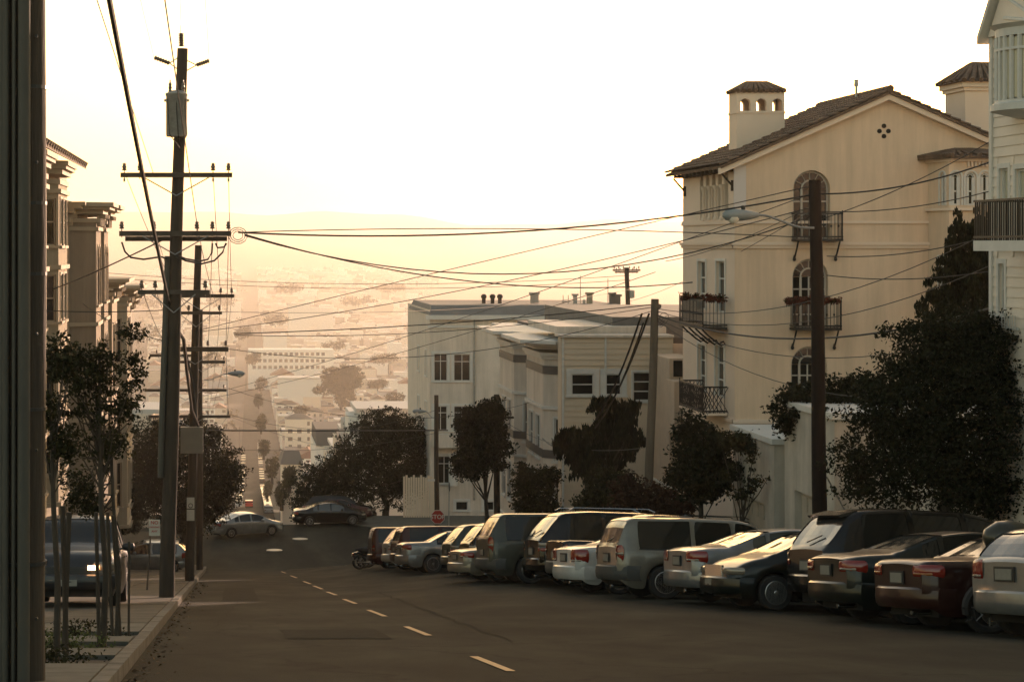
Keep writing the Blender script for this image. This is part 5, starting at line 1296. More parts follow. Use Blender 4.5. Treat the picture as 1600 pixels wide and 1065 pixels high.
# conduit, hoses on pole 1
m = MB(o1); m.tube([on1(400)+Vector((-.19,-.08,0)), on1(690)+Vector((-.22,-.08,0)), on1(745)+Vector((-.21,-.08,0))], .075, 8); m.build('conduit', pipe_m, p1, smooth=True)
for pts in ([(191,378),(196,393),(205,402),(225,405),(252,401),(262,404)], [(332,380),(331,395),(325,405),(312,408),(290,404),(275,398)], [(353,380),(348,394),(335,407),(315,412),(290,407),(275,400)], [(337,380),(340,387),(350,386),(354,380)]):
    m = MB(o1); m.tube([P(a, b, s1)+Vector((0,-.22,0)) for a, b in pts], .022, 5); m.build('jumper_cable', wire_m, p1)
# coil bundle at the knot
m = MB(o1); K = P(375, 366, s1)
for i in range(3):
    rr_ = .10+.045*i; a0 = i*.7
    m.tube([K+Vector((-.05+rr_*1.15*math.cos(t*.52+a0), .02*i-.2, -.03+rr_*math.sin(t*.52+a0))) for t in range(13)], .009, 4)
m.build('coiled_wire', wire_m, p1)
# pole 2
s2 = 46.
B2 = P(296, 905, s2); T2 = P(309.5, 383, s2); p2 = pole('utility_pole', B2, T2, .17, .12, 'second wooden pole on the left pavement, carrying a square grey cabinet'); o2 = p2.location.copy()
def arm2(py, a, b, ins, s=s2, root=p2, off=o2, h=.12, r=.0, dy=-.18):
    c = P((a+b)/2, py, s); c.y += dy; return crossarm(root, off, c, (b-a)/s, h, .1, ins=[(x-(a+b)/2)/s for x in ins])
arm2(462, 262, 366, (345, 362)); arm2(488.5, 266, 347, (295, 343), h=.1); arm2(545, 253, 357, (325, 353), h=.16)
m = MB(o2); q = P(300, 685, s2); m.box(q.x-.38, q.x+.38, q.y-.5, q.y-.17, q.z-.45, q.z+.43); cb = m.build('cabinet', mat('cabinet_grey', (.16,.145,.11), .6, noise=.1, nscale=3), p2)
m = MB(o2); m.box(q.x-.34, q.x+.34, q.y-.515, q.y-.501, q.z-.41, q.z+.39); m.build('cabinet_door', mm('cabinet_grey'), cb)
m = MB(o2); m.tube([P(311,666,s2)+Vector((0,-.3,0)), P(307,655,s2)+Vector((0,-.28,0)), P(303,600,s2)+Vector((-.02,-.2,0)), P(288,540,s2)+Vector((0,-.18,0))], .05, 6); m.build('cable_riser', wire_m, p2)
for i, (a, b) in enumerate(((775, 793), (794, 812))):
    m = MB(o2); x = P(298, a, s2); m.box(x.x-.13, x.x+.13, x.y-.22, x.y-.2, P(0,b,s2).z+.01, x.z-.01); m.build('notice', mat(f'notice{i}', (.42,.40,.33), .7, noise=.1, nscale=9), p2)
m = MB(o2); c_ = P(298, 788, s2); m.tube([c_+Vector((.07*math.cos(t*.52), -.235, .07*math.sin(t*.52))) for t in range(13)], .012, 4); m.build('notice_mark', trim_b, p2)
# pole 3 with street light
s3 = 31.
B3 = P(312, 886, s3); T3 = P(312.5, 484, s3); p3 = pole('utility_pole', B3, T3, .18, .13, 'third wooden pole on the left, holding the lit looking street lamp over the road'); o3 = p3.location.copy()
for py, a, b, ins in ((565, 280, 352, (337, 350)), (609, 226, 354, (350,)), (650, 232, 360, (325, 357)), (555, 234, 300, (245,))):
    arm2(py, a, b, ins, s=s3, root=p3, off=o3, h=.14)
def street_lamp(root, off, a, b, sc, nm='lamp_head', tone=None):
    """curved arm from a to b with a cobra head"""
    a = Vector(a); b = Vector(b); m = MB(off); pts = []
    for i in range(9):
        t = i/8; q = a.lerp(b, t); q.z = a.z+(b.z-a.z)*(sstep(.15, .95, t)); pts.append(q)
    m.tube(pts, .03*sc, 6); m.build('lamp_arm', galv, root)
    d = Vector((b.x-a.x, b.y-a.y, 0)).normalized(); h = MB(off)
    pts = [b-d*.05, b+d*.12*sc, b+d*.3*sc, b+d*.52*sc, b+d*.7*sc, b+d*.78*sc]; h.tube(pts, [.05*sc,.10*sc,.13*sc,.15*sc,.12*sc,.04*sc], 12)
    hd = h.build(nm, mat('lamp_grey', (.24,.27,.27), .4, noise=.1) if 'lamp_grey' not in bpy.data.materials else bpy.data.materials['lamp_grey'], root, smooth=True)
    g = MB(off); g.lathe([(.02,-.2*sc),(.09*sc,-.17*sc),(.14*sc,-.1*sc),(.15*sc,-.05*sc)], b+d*.52*sc, seg=14)
    g.build('lamp_glass', mat('lamp_lens', (.85,.80,.68), .15, spec=.8) if 'lamp_lens' not in bpy.data.materials else bpy.data.materials['lamp_lens'], hd, smooth=True)
    m = MB(off); q = b+d*.3*sc+Vector((0,0,.12*sc)); m.lathe([(.05*sc,0),(.05*sc,.09*sc),(.01,.1*sc)], q, seg=8); m.build('photocell', trim_b, hd)
street_lamp(p3, o3, P(318, 593, s3)+Vector((0,-.15,0)), P(358, 583, s3)+Vector((0,-.15,0)), 1.0)
# right side poles
sR = 65.; BR = P(1283, 925, sR); BR.z = road_z(BR.x, BR.y)-.1; TR = P(1274, 281, sR); q1 = pole('utility_pole', BR, TR, .185, .14, 'dark wooden pole on the right with the big street lamp, in front of the villa', mt=mat('pole_wood_dark', (.018,.012,.009), .9, noise=.35, nscale=6, bump=.5, bscale=30, stretch=(1,1,.08), spec=.2))
street_lamp(q1, q1.location.copy(), P(1270, 356, sR)+Vector((0,-.1,0)), P(1180, 336, sR)+Vector((0,-.1,0)), 1.05)
m = MB(q1.location); m.tube([P(1292, 745, sR), P(1322, 800, sR-1)], .02, 5); m.build('stay_rod', galv, q1)
sQ = 47.5; BQ = P(1009, 850, sQ); BQ.z = road_z(BQ.x, BQ.y)+.1; q2 = pole('utility_pole', BQ, P(1024, 467, sQ), .15, .125, 'leaning bare wooden pole in front of the tan clapboard house', mt=mat('pole_wood_pale', (.13,.10,.07), .85, noise=.35, nscale=6, bump=.5, bscale=30, stretch=(1,1,.08)))
m = MB(q2.location); m.lathe([(.02,0),(.07,.03),(.07,.13),(.02,.16)], P(1030, 482, sQ), seg=10); m.build('insulator', ceramic, q2)
for i in range(3):
    m = MB(q2.location); k0 = P(1032, 490+i*4, sQ); m.tube([k0+Vector((.15*math.cos(t*.6)+.1, -.1, -.12+.16*math.sin(t*.6+i))) for t in range(9)], .008, 4); m.build('coiled_wire', wire_m, q2)
s6 = 33.; B6 = P(777, 860, s6); B6.z = road_z(B6.x, B6.y); q3 = pole('utility_pole', B6, P(776, 616, s6), .16, .13, 'short wooden pole beside the narrow dark tree, with one crossarm')
crossarm(q3, q3.location.copy(), P(788, 652, s6), .9, .1, .1, brace=False, ins=(.3,)); 
s7_ = 28.; B7 = P(683, 850, s7_); B7.z = road_z(B7.x, B7.y); q4 = pole('utility_pole', B7, P(681.5, 617, s7_), .15, .12, 'wooden pole at the corner that carries the red stop sign')
street_lamp(q4, q4.location.copy(), P(678, 652, s7_)+Vector((0,-.1,0)), P(664, 642, s7_)+Vector((0,-.1,0)), .9)
m = MB(q4.location); m.tube([P(657, 672, s7_), P(700, 672, s7_)], .04, 5); m.build('crossarm', wood_grey, q4)
# rooftop pole beyond
s8 = 24.; B8 = P(984, 560, s8); q5 = pole('utility_pole', B8, P(979, 418, s8), .17, .14, 'distant pole with a crown of crossarms rising over the grey flats')
for k, dz in enumerate((0, .12)):
    crossarm(q5, q5.location.copy(), P(979, 422+k*3, s8), 1.8, .1, .1, ins=(-.8,-.5,-.2,.2,.5,.8), ang=R(25*k), brace=False)
for py in (458, 488):
    m = MB(q5.location); m.lathe([(.05,0),(.2,.05),(.2,.5),(.05,.55)], P(987, py+8, s8), seg=12); m.build('transformer', galv, q5)
# near dark pole at the left edge
sN = 178.; BN = P(38, 1095, sN); qn = pole('utility_pole', BN, P(38, -1100, sN), .19, .17, 'very near dark wooden pole filling the left edge of the picture', seg=20)
for px, r_, dy in ((41, .055, -.24), (12, .03, -.19), (6, .045, -.15), (25, .02, -.21)):
    m = MB(BN); m.tube([P(px, 1095, sN)+Vector((0,dy,0)), P(px+1, 500, sN)+Vector((0,dy,0)), P(px+2, -1000, sN)+Vector((0,dy,0))], r_, 10); m.build('conduit', pipe_m, qn, smooth=True)
for py in (140, 320, 430, 640, 880):
    m = MB(BN); a = P(38, py, sN); m.lathe([(.200,0),(.200,.03)], a+Vector((0,0,0)), seg=20); m.build('strap', trim_b, qn)
for py in (60, 255, 520, 700, 960):
    m = MB(BN); a = P(60, py, sN); m.tube([a+Vector((0,-.16,0)), a+Vector((.0,-.19,0))], .014, 6); m.build('bolt', trim_b, qn)
# stop sign
ss = thing('stop_sign', P(683, 806, 28.3)+Vector((0,-.3,0)), 'red octagonal STOP sign on the corner pole', 'traffic sign'); so = ss.location.copy()
m = MB(so); c_ = so; oc = [(c_.x+.41*math.cos(R(22.5+45*i)), c_.z+.41*math.sin(R(22.5+45*i))) for i in range(8)]
m.extr([(x, c_.y, z) for x, z in oc], (0, .02, 0)); m.build('border', white_trim, ss)
m = MB(so); oc = [(c_.x+.375*math.cos(R(22.5+45*i)), c_.z+.375*math.sin(R(22.5+45*i))) for i in range(8)]
m.extr([(x, c_.y-.004, z) for x, z in oc], (0, .003, 0)); m.build('face', mat('sign_red', (.36,.035,.025), .5), ss)
def text(body, size, loc, parent, mt, rot=(R(90), 0, 0), nm='lettering'):
    t = bpy.data.curves.new(nm, 'FONT'); t.body = body; t.size = size; t.align_x = 'CENTER'; t.align_y = 'CENTER'; t.extrude = .002; t.offset = size*.02; t.materials.append(mt)
    o = bpy.data.objects.new(nm, t); C.objects.link(o); o.parent = parent; o.location = loc; o.rotation_euler = rot; return mesh_text(o)
text('STOP', .33, (0, -.008, 0), ss, white_trim)
# parking sign
sp_ = 58.; pk0 = P(229, 927, sp_); ps = thing('parking_sign', pk0, 'white no parking sign with red words on a thin rusty post', 'sign'); so = ps.location.copy()
m = MB(so); m.tube([pk0-Vector((0,0,.1)), P(235, 812, sp_)+Vector((.03,0,0))], .025, 6); m.build('post', mat('rust_post', (.07,.05,.035), .7), ps)
a = P(233, 811, sp_); b = P(250, 836, sp_); m = MB(so); m.box(a.x, b.x, a.y-.06, a.y-.04, b.z, a.z); m.build('sign_face', mat('sign_white', (.50,.46,.38), .6), ps)
cx_ = (a.x+b.x)/2-so.x
text('NO', .13, (cx_, -.065, a.z-so.z-.08), ps, mm('sign_red')); text('PARKING', .065, (cx_, -.065, a.z-so.z-.20), ps, mm('sign_red')); text('ANY', .08, (cx_, -.065, a.z-so.z-.31), ps, mm('sign_red'))
# second plain sign post near stop sign (seen edge on)
e = P(701, 822, 25.); ev = thing('edge_sign', e, 'dark sign seen edge-on on a thin post right of the stop sign', 'sign'); m = MB(e); m.tube([e-Vector((0,0,.8)), P(702, 752, 25.)], .035, 5); m.build('post', galv, ev)
m = MB(e); c_ = P(702, 760, 25.); m.lathe([(.3,-.02),(.3,.02)], c_, axis='x', seg=8); m.build('plate', trim_b, ev)
# street name blades
e = P(676, 749, 28.); sn = thing('street_name_sign', e, 'pale street name blade on the corner pole above the stop sign', 'sign'); m = MB(e); m.box(e.x-.3, e.x+.1, e.y-.25, e.y-.23, e.z-.06, e.z+.06); m.build('blade', white_trim, sn)

# ------------------------------------------------------------------ wires
def sag(a, b, d, n=18):
    a = Vector(a); b = Vector(b); return [a.lerp(b, i/n)+Vector((0,0,-4*d*(i/n)*(1-i/n))) for i in range(n+1)]
WN = [0]
def wire(a, b, d, label, r=.011, group='overhead wires crossing the street', n=18, nm='overhead_wire', cat='wire'):
    m = MB(); m.tube(sag(a, b, d, n), r, 4, cap=False); return meta(m.build(nm, wire_m), label, cat, group)
K = P(372, 363, 67.5)
RT = P(1276, 292, 64.8)
wire(K, P(1275, 303, 64.8), .42, 'topmost bundled wire from the tall left pole to the right lamp pole', r=.02)
wire(K, P(1275, 372, 64.8), -.15, 'nearly level wire from the tall left pole, second below the bundled one')
wire(P(382, 366, 67.3), P(1082, 441, 62), .55, 'drooping wire from the tall left pole to the villa corner', r=.014)
wire(P(382, 368, 67.3), P(1275, 335, 64.8), 1.15, 'lowest sagging wire from the tall left pole, rising to the right lamp pole', r=.014)
wire(P(1275, 303, 64.8), P(1660, 205, 73), .35, 'thick wire from the right lamp pole up past the villa gable', r=.018, group='wires in front of the villa')
wire(P(1275, 330, 64.8), P(1660, 262, 73), .3, 'wire from the right lamp pole crossing the villa turret windows', group='wires in front of the villa')
wire(P(1275, 345, 64.8), P(1660, 150, 75), .25, 'steep thin wire rising from the lamp pole over the villa wall', group='wires in front of the villa')
wire(P(1040, 408, 48), P(1275, 318, 64.8), .2, 'wire rising from left of the villa to the lamp pole top', group='wires in front of the villa')
wire(P(985, 470, 24), P(1275, 325, 64.8), .3, 'wire from the distant crowned pole to the lamp pole', group='wires in front of the villa')
wire(P(1026, 482, sQ), P(1660, 300, 74), 1.0, 'upper wire from the leaning pole passing the middle villa balcony', group='wires in front of the villa')
wire(P(1026, 486, sQ), P(1660, 360, 74), 1.1, 'second wire from the leaning pole across the villa wall', group='wires in front of the villa')
wire(P(1026, 492, sQ), P(1660, 445, 74), .95, 'thick drooping cable from the leaning pole across the villa wall', r=.025, group='wires in front of the villa')
wire(P(1026, 497, sQ), P(1660, 485, 74), 1.15, 'thin drooping wire below the thick cable on the villa', group='wires in front of the villa')
wire(P(1026, 500, sQ), P(1660, 590, 74), 1.3, 'lowest wire on the villa wall, dipping under the lower balcony', group='wires in front of the villa')
wire(P(1292, 400, 64.8), P(1660, 330, 76), .3, 'wire leaving the lamp pole below the lamp toward the white house', group='wires in front of the villa')
wire(P(1292, 430, 64.8), P(1660, 400, 76), .25, 'lower wire leaving the lamp pole toward the white house', group='wires in front of the villa')
wire(P(310, 516, 46), P(1275, 289, 64.8), -.05, 'thin diagonal wire from the second left pole up to the lamp pole top')
wire(P(310, 518, 46), P(1275, 322, 64.8), .35, 'lower of two diagonals from the second left pole to the lamp pole')
wire(P(318, 618, 31), P(1275, 300, 64.8), .3, 'upper diagonal from the third left pole passing over the grey flats')
wire(P(318, 624, 31), P(1024, 425, sQ), .35, 'lower diagonal from the third left pole ending near the leaning pole')
wire(P(345, 487, 46), P(985, 452, 24), .5, 'level wire across the valley view to the distant crowned pole')
wire(P(366, 521, 46), P(1024, 475, sQ), .15, 'bundled wire across the valley view to the leaning pole top', r=.016)
wire(P(366, 523, 46), P(1024, 479, sQ), .35, 'thin wire just under the bundled one to the leaning pole')
wire(P(357, 545, 46), P(1024, 484, sQ), .85, 'sagging wire from the second left pole crossing the valley to the leaning pole')
wire(P(357, 606, 31), P(776, 640, s6), .9, 'far wire from the third left pole to the short pole by the narrow tree')
wire(P(322, 672, 31), P(682, 672, s7_), .02, 'thick dark wire running level above the crossing', r=.035)
wire(P(322, 698, 31), P(682, 676, s7_), .5, 'thin wire sagging under the thick one above the crossing')
wire(P(360, 648, 31), P(682, 640, s7_), .9, 'slack wire between the third left pole and the corner pole')
wire(P(362, 651, 31), P(560, 706, 22), .3, 'service wire dropping from the third left pole toward the far house')
wire(P(30, 470, 43), P(260, 372, 67), .1, 'dark service cable from the left houses up to the tall pole', r=.02, group='wires on the left side')
wire(P(105, 452, 38), P(262, 534, 66), .3, 'thin wire from the bracketed house down to the tall pole', group='wires on the left side')
wire(P(55, 484, 60), P(262, 484, 66), .05, 'level wire between the near pole and the tall pole', group='wires on the left side')
wire(P(150, 425, 20), P(985, 430, 20.5), .8, 'upper of two faint far wires over the valley', r=.02)
wire(P(150, 432, 20), P(985, 437, 20.5), .8, 'lower of two faint far wires over the valley', r=.02)
for i, (dx, d) in enumerate(((0, .1), (14, .25))):
    wire(P(1003+dx*.8, 490, sQ), P(862-dx, 685, 37), 1.4+d*2, f'{["upper","lower"][i]} of two heavy service cables dropping from the leaning pole to the grey flats', r=.035, group='service cables of the grey flats')
wire(P(1005, 505, sQ), P(880, 672, 37), 1.5, 'slack service cable hugging the tan clapboard wall', r=.03, group='service cables of the grey flats')
wire(P(777, 650, s6), P(1000, 700, sQ), .6, 'thin wire from the short pole toward the leaning pole', group='service cables of the grey flats')
wire(P(777, 640, s6), P(885, 600, 36), .2, 'thin wire from the short pole to the tan clapboard house', group='service cables of the grey flats')
# along the street, from the tall pole toward the camera
G4 = 'wires running along the street above the left pavement'
def pxline(a, b, s):  # point on the photo line a-b taken where it leaves the frame well above
    return P(b[0], b[1], s)
wire(P(240, 272, s1), P(65, -265, 165), .0, 'thin wire from the upper crossarm running to the near pole', group=G4, r=.008)
wire(P(308, 352, s1), P(236, -150, 165), .0, 'dark wire passing in front of the transformer to the near pole', group=G4, r=.009)
wire(P(241, 92, s1), P(196, -100, 120), .0, 'thin wire from the left bell insulator toward the camera', group=G4, r=.004)
wire(P(327, 95, s1), P(314, -100, 120), .0, 'thin wire from the right bell insulator toward the camera', group=G4, r=.004)
wire(P(283, 40, s1), P(277, -100, 120), .0, 'thin wire from the pole top insulator toward the camera', group=G4, r=.004)
wire(P(222, 270, s1), P(120, -300, 150), .0, 'faint wire between the near pole and the upper crossarm', group=G4, r=.004)
m = MB(); m.tube(sag(P(264, 470, s1)+Vector((0,-.2,0)), P(128, -230, 165), .12, 24), .034, 6, cap=False)
meta(m.build('cable_bundle', wire_m), 'thick black cable bundle slanting down from the near pole to the tall pole', 'cable')
m = MB(); m.tube([P(264,470,s1)+Vector((0,-.2,0)), P(272,505,66)+Vector((0,-.2,0)), P(284,530,64)+Vector((.05,-.1,0)), P(292,580,58), P(300,640,50), P(310,662,46.5)+Vector((0,-.3,0))], .045, 6, cap=False)
meta(m.build('cable_bundle', wire_m), 'thick cable bundle drooping from the tall pole to the grey cabinet', 'cable')
G5 = 'wires between the left poles'
links = [((195,270),(295,486)),((219,270),(277,459)),((333,270),(345,460)),((357,270),(362,460)),((332,363),(325,543)),((357,363),(353,543)),((308,353),(343,486)),((222,452),(268,545)),((243,452),(290,545))]
wd = ['outer left','inner left','inner right','outer right','middle right','far right','leaning','low left','low inner left']
for (a, b), w_ in zip(links, wd): wire(P(*a, s1), P(*b, s2), .25, f'{w_} wire strung from the tall pole to the second left pole', group=G5, r=.008)
for (a, b), w_ in zip((((345,462),(337,563)),((362,462),(350,563)),((325,545),(325,648)),((353,545),(357,648)),((295,488),(245,553))), wd): wire(P(*a, s2), P(*b, s3), .3, f'{w_} wire strung from the second to the third left pole', group=G5, r=.008)
for a, w_ in zip(((337,563),(350,563),(325,648),(357,648)), wd): wire(P(*a, s3), Vector((SC(190)-5, 190, prof(190)+11)), .5, f'{w_} wire leading from the third left pole down the hill', group=G5, r=.01)
# ------------------------------------------------------------------ trees
def crown_mesh(blobs, n_clump, per, leaf, seed, clump_r, surf=.75, flat=.6, spiky=0):
    """blobs: (centre, (rx, ry, rz)) world; leaf clumps spread through them; returns numpy verts (n*4,3) and clump centres"""
    g = np.random.default_rng(seed); vol = np.array([b[1][0]*b[1][1]*b[1][2] for b in blobs])**.67; vol /= vol.sum()
    idx = g.choice(len(blobs), n_clump, p=vol); d = g.normal(size=(n_clump, 3)); d /= np.linalg.norm(d, axis=1)[:, None]
    rr = np.where(g.random(n_clump) < surf, g.uniform(.70, 1.15, n_clump), g.uniform(.2, .8, n_clump))
    c = np.array([blobs[i][0] for i in idx])+d*rr[:, None]*np.array([blobs[i][1] for i in idx])
    cr = clump_r*g.uniform(.55, 1.35, n_clump)
    k = g.poisson(per, n_clump)+2; ci = np.repeat(np.arange(n_clump), k); n = len(ci)
    o = g.normal(size=(n, 3)); o /= np.linalg.norm(o, axis=1)[:, None]; o *= (g.random(n)**.45)[:, None]; o[:, 2] *= flat
    if spiky: o[:, 2] = np.abs(o[:, 2])*spiky; o[:, :2] *= .5
    p = c[ci]+o*cr[ci][:, None]
    a = g.normal(size=(n, 3)); 
    if spiky: a = a*.3+np.array([0, 0, 1.2])
    a /= np.linalg.norm(a, axis=1)[:, None]; b = np.cross(a, g.normal(size=(n, 3))); b /= np.linalg.norm(b, axis=1)[:, None]
    L_ = leaf*g.uniform(.6, 1.4, n); W_ = L_*(.5 if not spiky else .28)
    v = np.stack([p-a*L_[:, None]*.5, p+b*W_[:, None]*.5, p+a*L_[:, None]*.5, p-b*W_[:, None]*.5], 1).reshape(-1, 3)
    return v, c
def leaves(name, v, off, material, parent):
    n = len(v)//4; me = bpy.data.meshes.new(name); me.vertices.add(n*4); me.vertices.foreach_set('co', (v-np.array(off)).astype(np.float32).ravel())
    me.loops.add(n*4); me.loops.foreach_set('vertex_index', np.arange(n*4, dtype=np.int32)); me.polygons.add(n)
    me.polygons.foreach_set('loop_start', np.arange(0, n*4, 4, dtype=np.int32)); me.update(calc_edges=True); me.validate(); me.materials.append(material)
    o = bpy.data.objects.new(name, me); C.objects.link(o); o.parent = parent; return o
def tree(name, base, blobs, label, cat='tree', group='trees along the street', trunk_r=.14, n=260, per=34, leaf=.16, cr=.45, mt=None, seed=1, limbs=10, surf=.75, spiky=0, trunk_top=None, flat=.6, fork=None):
    base = Vector(base); root = thing(name, base, label, cat, group)
    v, c = crown_mesh(blobs, n, per, leaf, seed, cr, surf, flat, spiky); leaves('crown', v, base, mt or leafA, root)
    g = random.Random(seed); m = MB(base)
    cen = sum((Vector(b[0]) for b in blobs), Vector())/len(blobs); top = trunk_top or Vector((cen.x, cen.y, min(cen.z, base.z+(cen.z-base.z)*.8)))
    f = fork or base.lerp(top, .55)
    m.tube([base-Vector((0,0,.2)), base.lerp(f, .5)+Vector((g.uniform(-.06,.06), g.uniform(-.06,.06), 0)), f, f.lerp(top, .6), top], [trunk_r*1.25, trunk_r, trunk_r*.85, trunk_r*.6, trunk_r*.3], 9); m.build('trunk', bark, root, smooth=True)
    for i in range(limbs):
        e = Vector(c[g.randrange(len(c))]); s0 = f.lerp(top, g.random()*.8); mid = s0.lerp(e, .5)+Vector((0,0,-.1))
        m = MB(base); m.tube([s0, mid, e], [trunk_r*.42, trunk_r*.25, trunk_r*.08], 5); m.build('limb', bark, root)
    return root
def blob(px, py, s, rx, ry, dy=0, depth=None): # centre pixel, radii in pixels
    c = P(px, py, s); c.y += dy; return (tuple(c), (rx/s, (depth or rx)/s, ry/s))
def gnd(px, s, up=.1):
    q = P(px, 0, s); q.z = (road_z(q.x, q.y) if q.x > KL else wz(q.x, q.y))+(up if q.x > KL else 0); return q
# big right tree
s = 77.
tree('street_tree', gnd(1478, s), [blob(1480,660,s,120,120), blob(1390,700,s,80,80), blob(1570,690,s,110,120), blob(1450,560,s,70,60), blob(1345,745,s,45,45), blob(1560,560,s,75,55), blob(1410,620,s,70,60), blob(1620,620,s,90,120), blob(1575,545,s,60,60), blob(1500,520,s,55,45), blob(1610,720,s,70,90), blob(1530,760,s,80,45)], 'huge dark tree spreading over the right garages and parked cars', trunk_r=.13, n=2000, per=46, leaf=.085, cr=.33, seed=3, limbs=16, fork=P(1478,790,s))
s = 58.
tree('conifer', gnd(1490, s), [blob(1510,480,s,55,90), blob(1535,420,s,52,70), blob(1522,370,s,24,40), blob(1470,500,s,40,34), blob(1500,440,s,36,40), blob(1560,480,s,50,60)], 'dark ragged conifer rising behind the huge tree beside the white house', trunk_r=.15, n=620, per=34, leaf=.17, cr=.34, seed=5, spiky=1.0, surf=.6)
m_ = MB(P(1500,400,s)); cf = bpy.data.objects['conifer']
for (a, b, c_) in (((1512,380),(1495,352),(1500,335)), ((1515,420),(1498,372),(1486,365)), ((1500,440),(1480,385),(1488,400)), ((1490,480),(1462,475),(1450,465)), ((1500,460),(1480,432),(1482,418))):
    q = [blob(*c_, s, 5, 5)[0], blob(*b, s, 5, 5)[0]]
    v, c__ = crown_mesh([(tuple(P(*a, s)), (.2,.2,.2)), (tuple(P(*b, s)), (.16,.16,.2)), (tuple(P(*c_, s)), (.1,.1,.12))], 22, 26, .16, 9+a[0], .17, .4, .8, .9); leaves('crown', v, cf.location, leafA, cf)
# hedge behind tall garage wall
s = 57.
tree('hedge', P(1290, 700, s), [blob(1255,635,s,45,32), blob(1300,622,s,50,30), blob(1350,620,s,45,28), blob(1240,660,s,25,25)], 'dark rounded hedge on top of the tall garage wall', 'hedge', 'hedges and shrubs', n=420, per=30, leaf=.12, cr=.28, seed=7, limbs=3)
s = 53.
tree('shrub', P(1190, 712, s), [blob(1170,690,s,38,14), blob(1210,690,s,24,12)], 'low dark shrub on the terrace above the lower garage', 'shrub', 'hedges and shrubs', n=110, per=28, leaf=.1, cr=.2, seed=8, limbs=2)
# slatted dark fence box there
fb = thing('timber_screen', P(1180, 735, 51.5), 'dark timber screen on the terrace left of the lower garage', 'screen'); fo = fb.location.copy()
for i in range(12):
    m = MB(fo); a = P(1161+i*3, 682, 51.5+i*.25); m.box(a.x, a.x+.05, a.y, a.y+.03, P(0, 735, 51.5).z, a.z-.01*i); m.build('slat', wood, fb)
# small branching tree
s = 55.
tree('street_tree', gnd(1143, s), [blob(1148,690,s,22,16), blob(1180,745,s,14,12), blob(1160,770,s,18,12), blob(1140,740,s,14,14), blob(1172,712,s,14,12), blob(1205,740,s,10,8)], 'small open branched tree left of the garages', trunk_r=.06, n=75, per=20, leaf=.1, cr=.2, mt=leafB, seed=11, limbs=12, surf=.5)
s = 52.
tree('street_tree', gnd(1095, s), [blob(1095,700,s,36,40), blob(1078,670,s,16,28), blob(1120,740,s,32,35), blob(1090,750,s,40,30)], 'dark bushy tree under the lower villa balcony', trunk_r=.1, n=480, per=28, leaf=.13, cr=.3, seed=12)
# red hedge and shrubs
s = 49.
tree('hedge', gnd(1010, s), [blob(1030,790,s,45,30), blob(985,780,s,30,38), blob(1060,795,s,25,18)], 'reddish dark hedge at the foot of the leaning pole', 'hedge', 'hedges and shrubs', n=360, per=28, leaf=.11, cr=.25, mt=leafC, seed=13, limbs=3)
s = 46.
tree('shrub', gnd(945, s), [blob(950,775,s,32,40), blob(920,790,s,22,25), blob(975,765,s,22,26)], 'olive rounded shrub between the conifer and the red hedge', 'shrub', 'hedges and shrubs', n=300, per=28, leaf=.12, cr=.26, mt=leafB, seed=14, limbs=3)
# spiky conifer
s = 42.
tree('conifer', gnd(925, s), [blob(960,660,s,30,24), blob(945,640,s,22,12), blob(910,700,s,36,28), blob(965,690,s,36,32), blob(930,735,s,38,30), blob(985,640,s,14,10), blob(885,700,s,14,18)], 'dark spiky topped conifer in front of the tan clapboard house', trunk_r=.12, n=430, per=40, leaf=.26, cr=.34, seed=15, spiky=1.3)
s = 40.
tree('street_tree', gnd(838, s), [blob(838,770,s,34,36), blob(820,745,s,18,18), blob(858,742,s,15,16), blob(842,800,s,30,20)], 'small bushy tree just left of the conifer', trunk_r=.09, n=300, per=26, leaf=.14, cr=.28, mt=leafB, seed=16)
s = 34.
tree('street_tree', gnd(765, s), [blob(752,680,s,34,45), blob(765,650,s,20,26), blob(735,720,s,28,30), blob(778,700,s,20,40), blob(730,665,s,16,26), blob(775,632,s,7,12)], 'narrow dark tree hugging the grey flats behind the short pole', trunk_r=.11, n=520, per=28, leaf=.17, cr=.34, seed=17)
s = 23.
tree('street_tree', gnd(602, s), [blob(600,720,s,70,70), blob(545,740,s,48,45), blob(640,720,s,42,50), blob(600,670,s,45,30), blob(500,755,s,38,38), blob(478,785,s,22,26), blob(655,680,s,20,25), blob(660,745,s,18,22)], 'broad round dark tree at the far corner over the dark coupe', trunk_r=.24, n=1500, per=42, leaf=.16, cr=.5, seed=18, limbs=12, mt=leafA, fork=P(605,790,s))
tree('shrub', gnd(470, 22.5), [blob(472,800,22.5,14,14), blob(500,790,22.5,20,18)], 'low shrub left of the round tree at the far corner', 'shrub', 'hedges and shrubs', n=90, per=24, leaf=.22, cr=.4, seed=19, mt=leafB, limbs=2)
s = 27.6
tree('street_tree', gnd(285, s), [blob(290,740,s,85,75), blob(235,720,s,55,60), blob(335,735,s,42,55), blob(290,680,s,50,30), blob(215,770,s,45,55), blob(345,770,s,25,35), blob(300,800,s,50,35)], 'large rounded dark tree on the left behind the wooden poles', trunk_r=.2, n=1500, per=42, leaf=.15, cr=.46, seed=20, limbs=10)
tree('street_tree', gnd(190, 29), [blob(190,790,29,30,40), blob(165,740,29,25,30)], 'dark tree mass by the left house garages', trunk_r=.15, n=350, per=28, leaf=.2, cr=.42, seed=21)
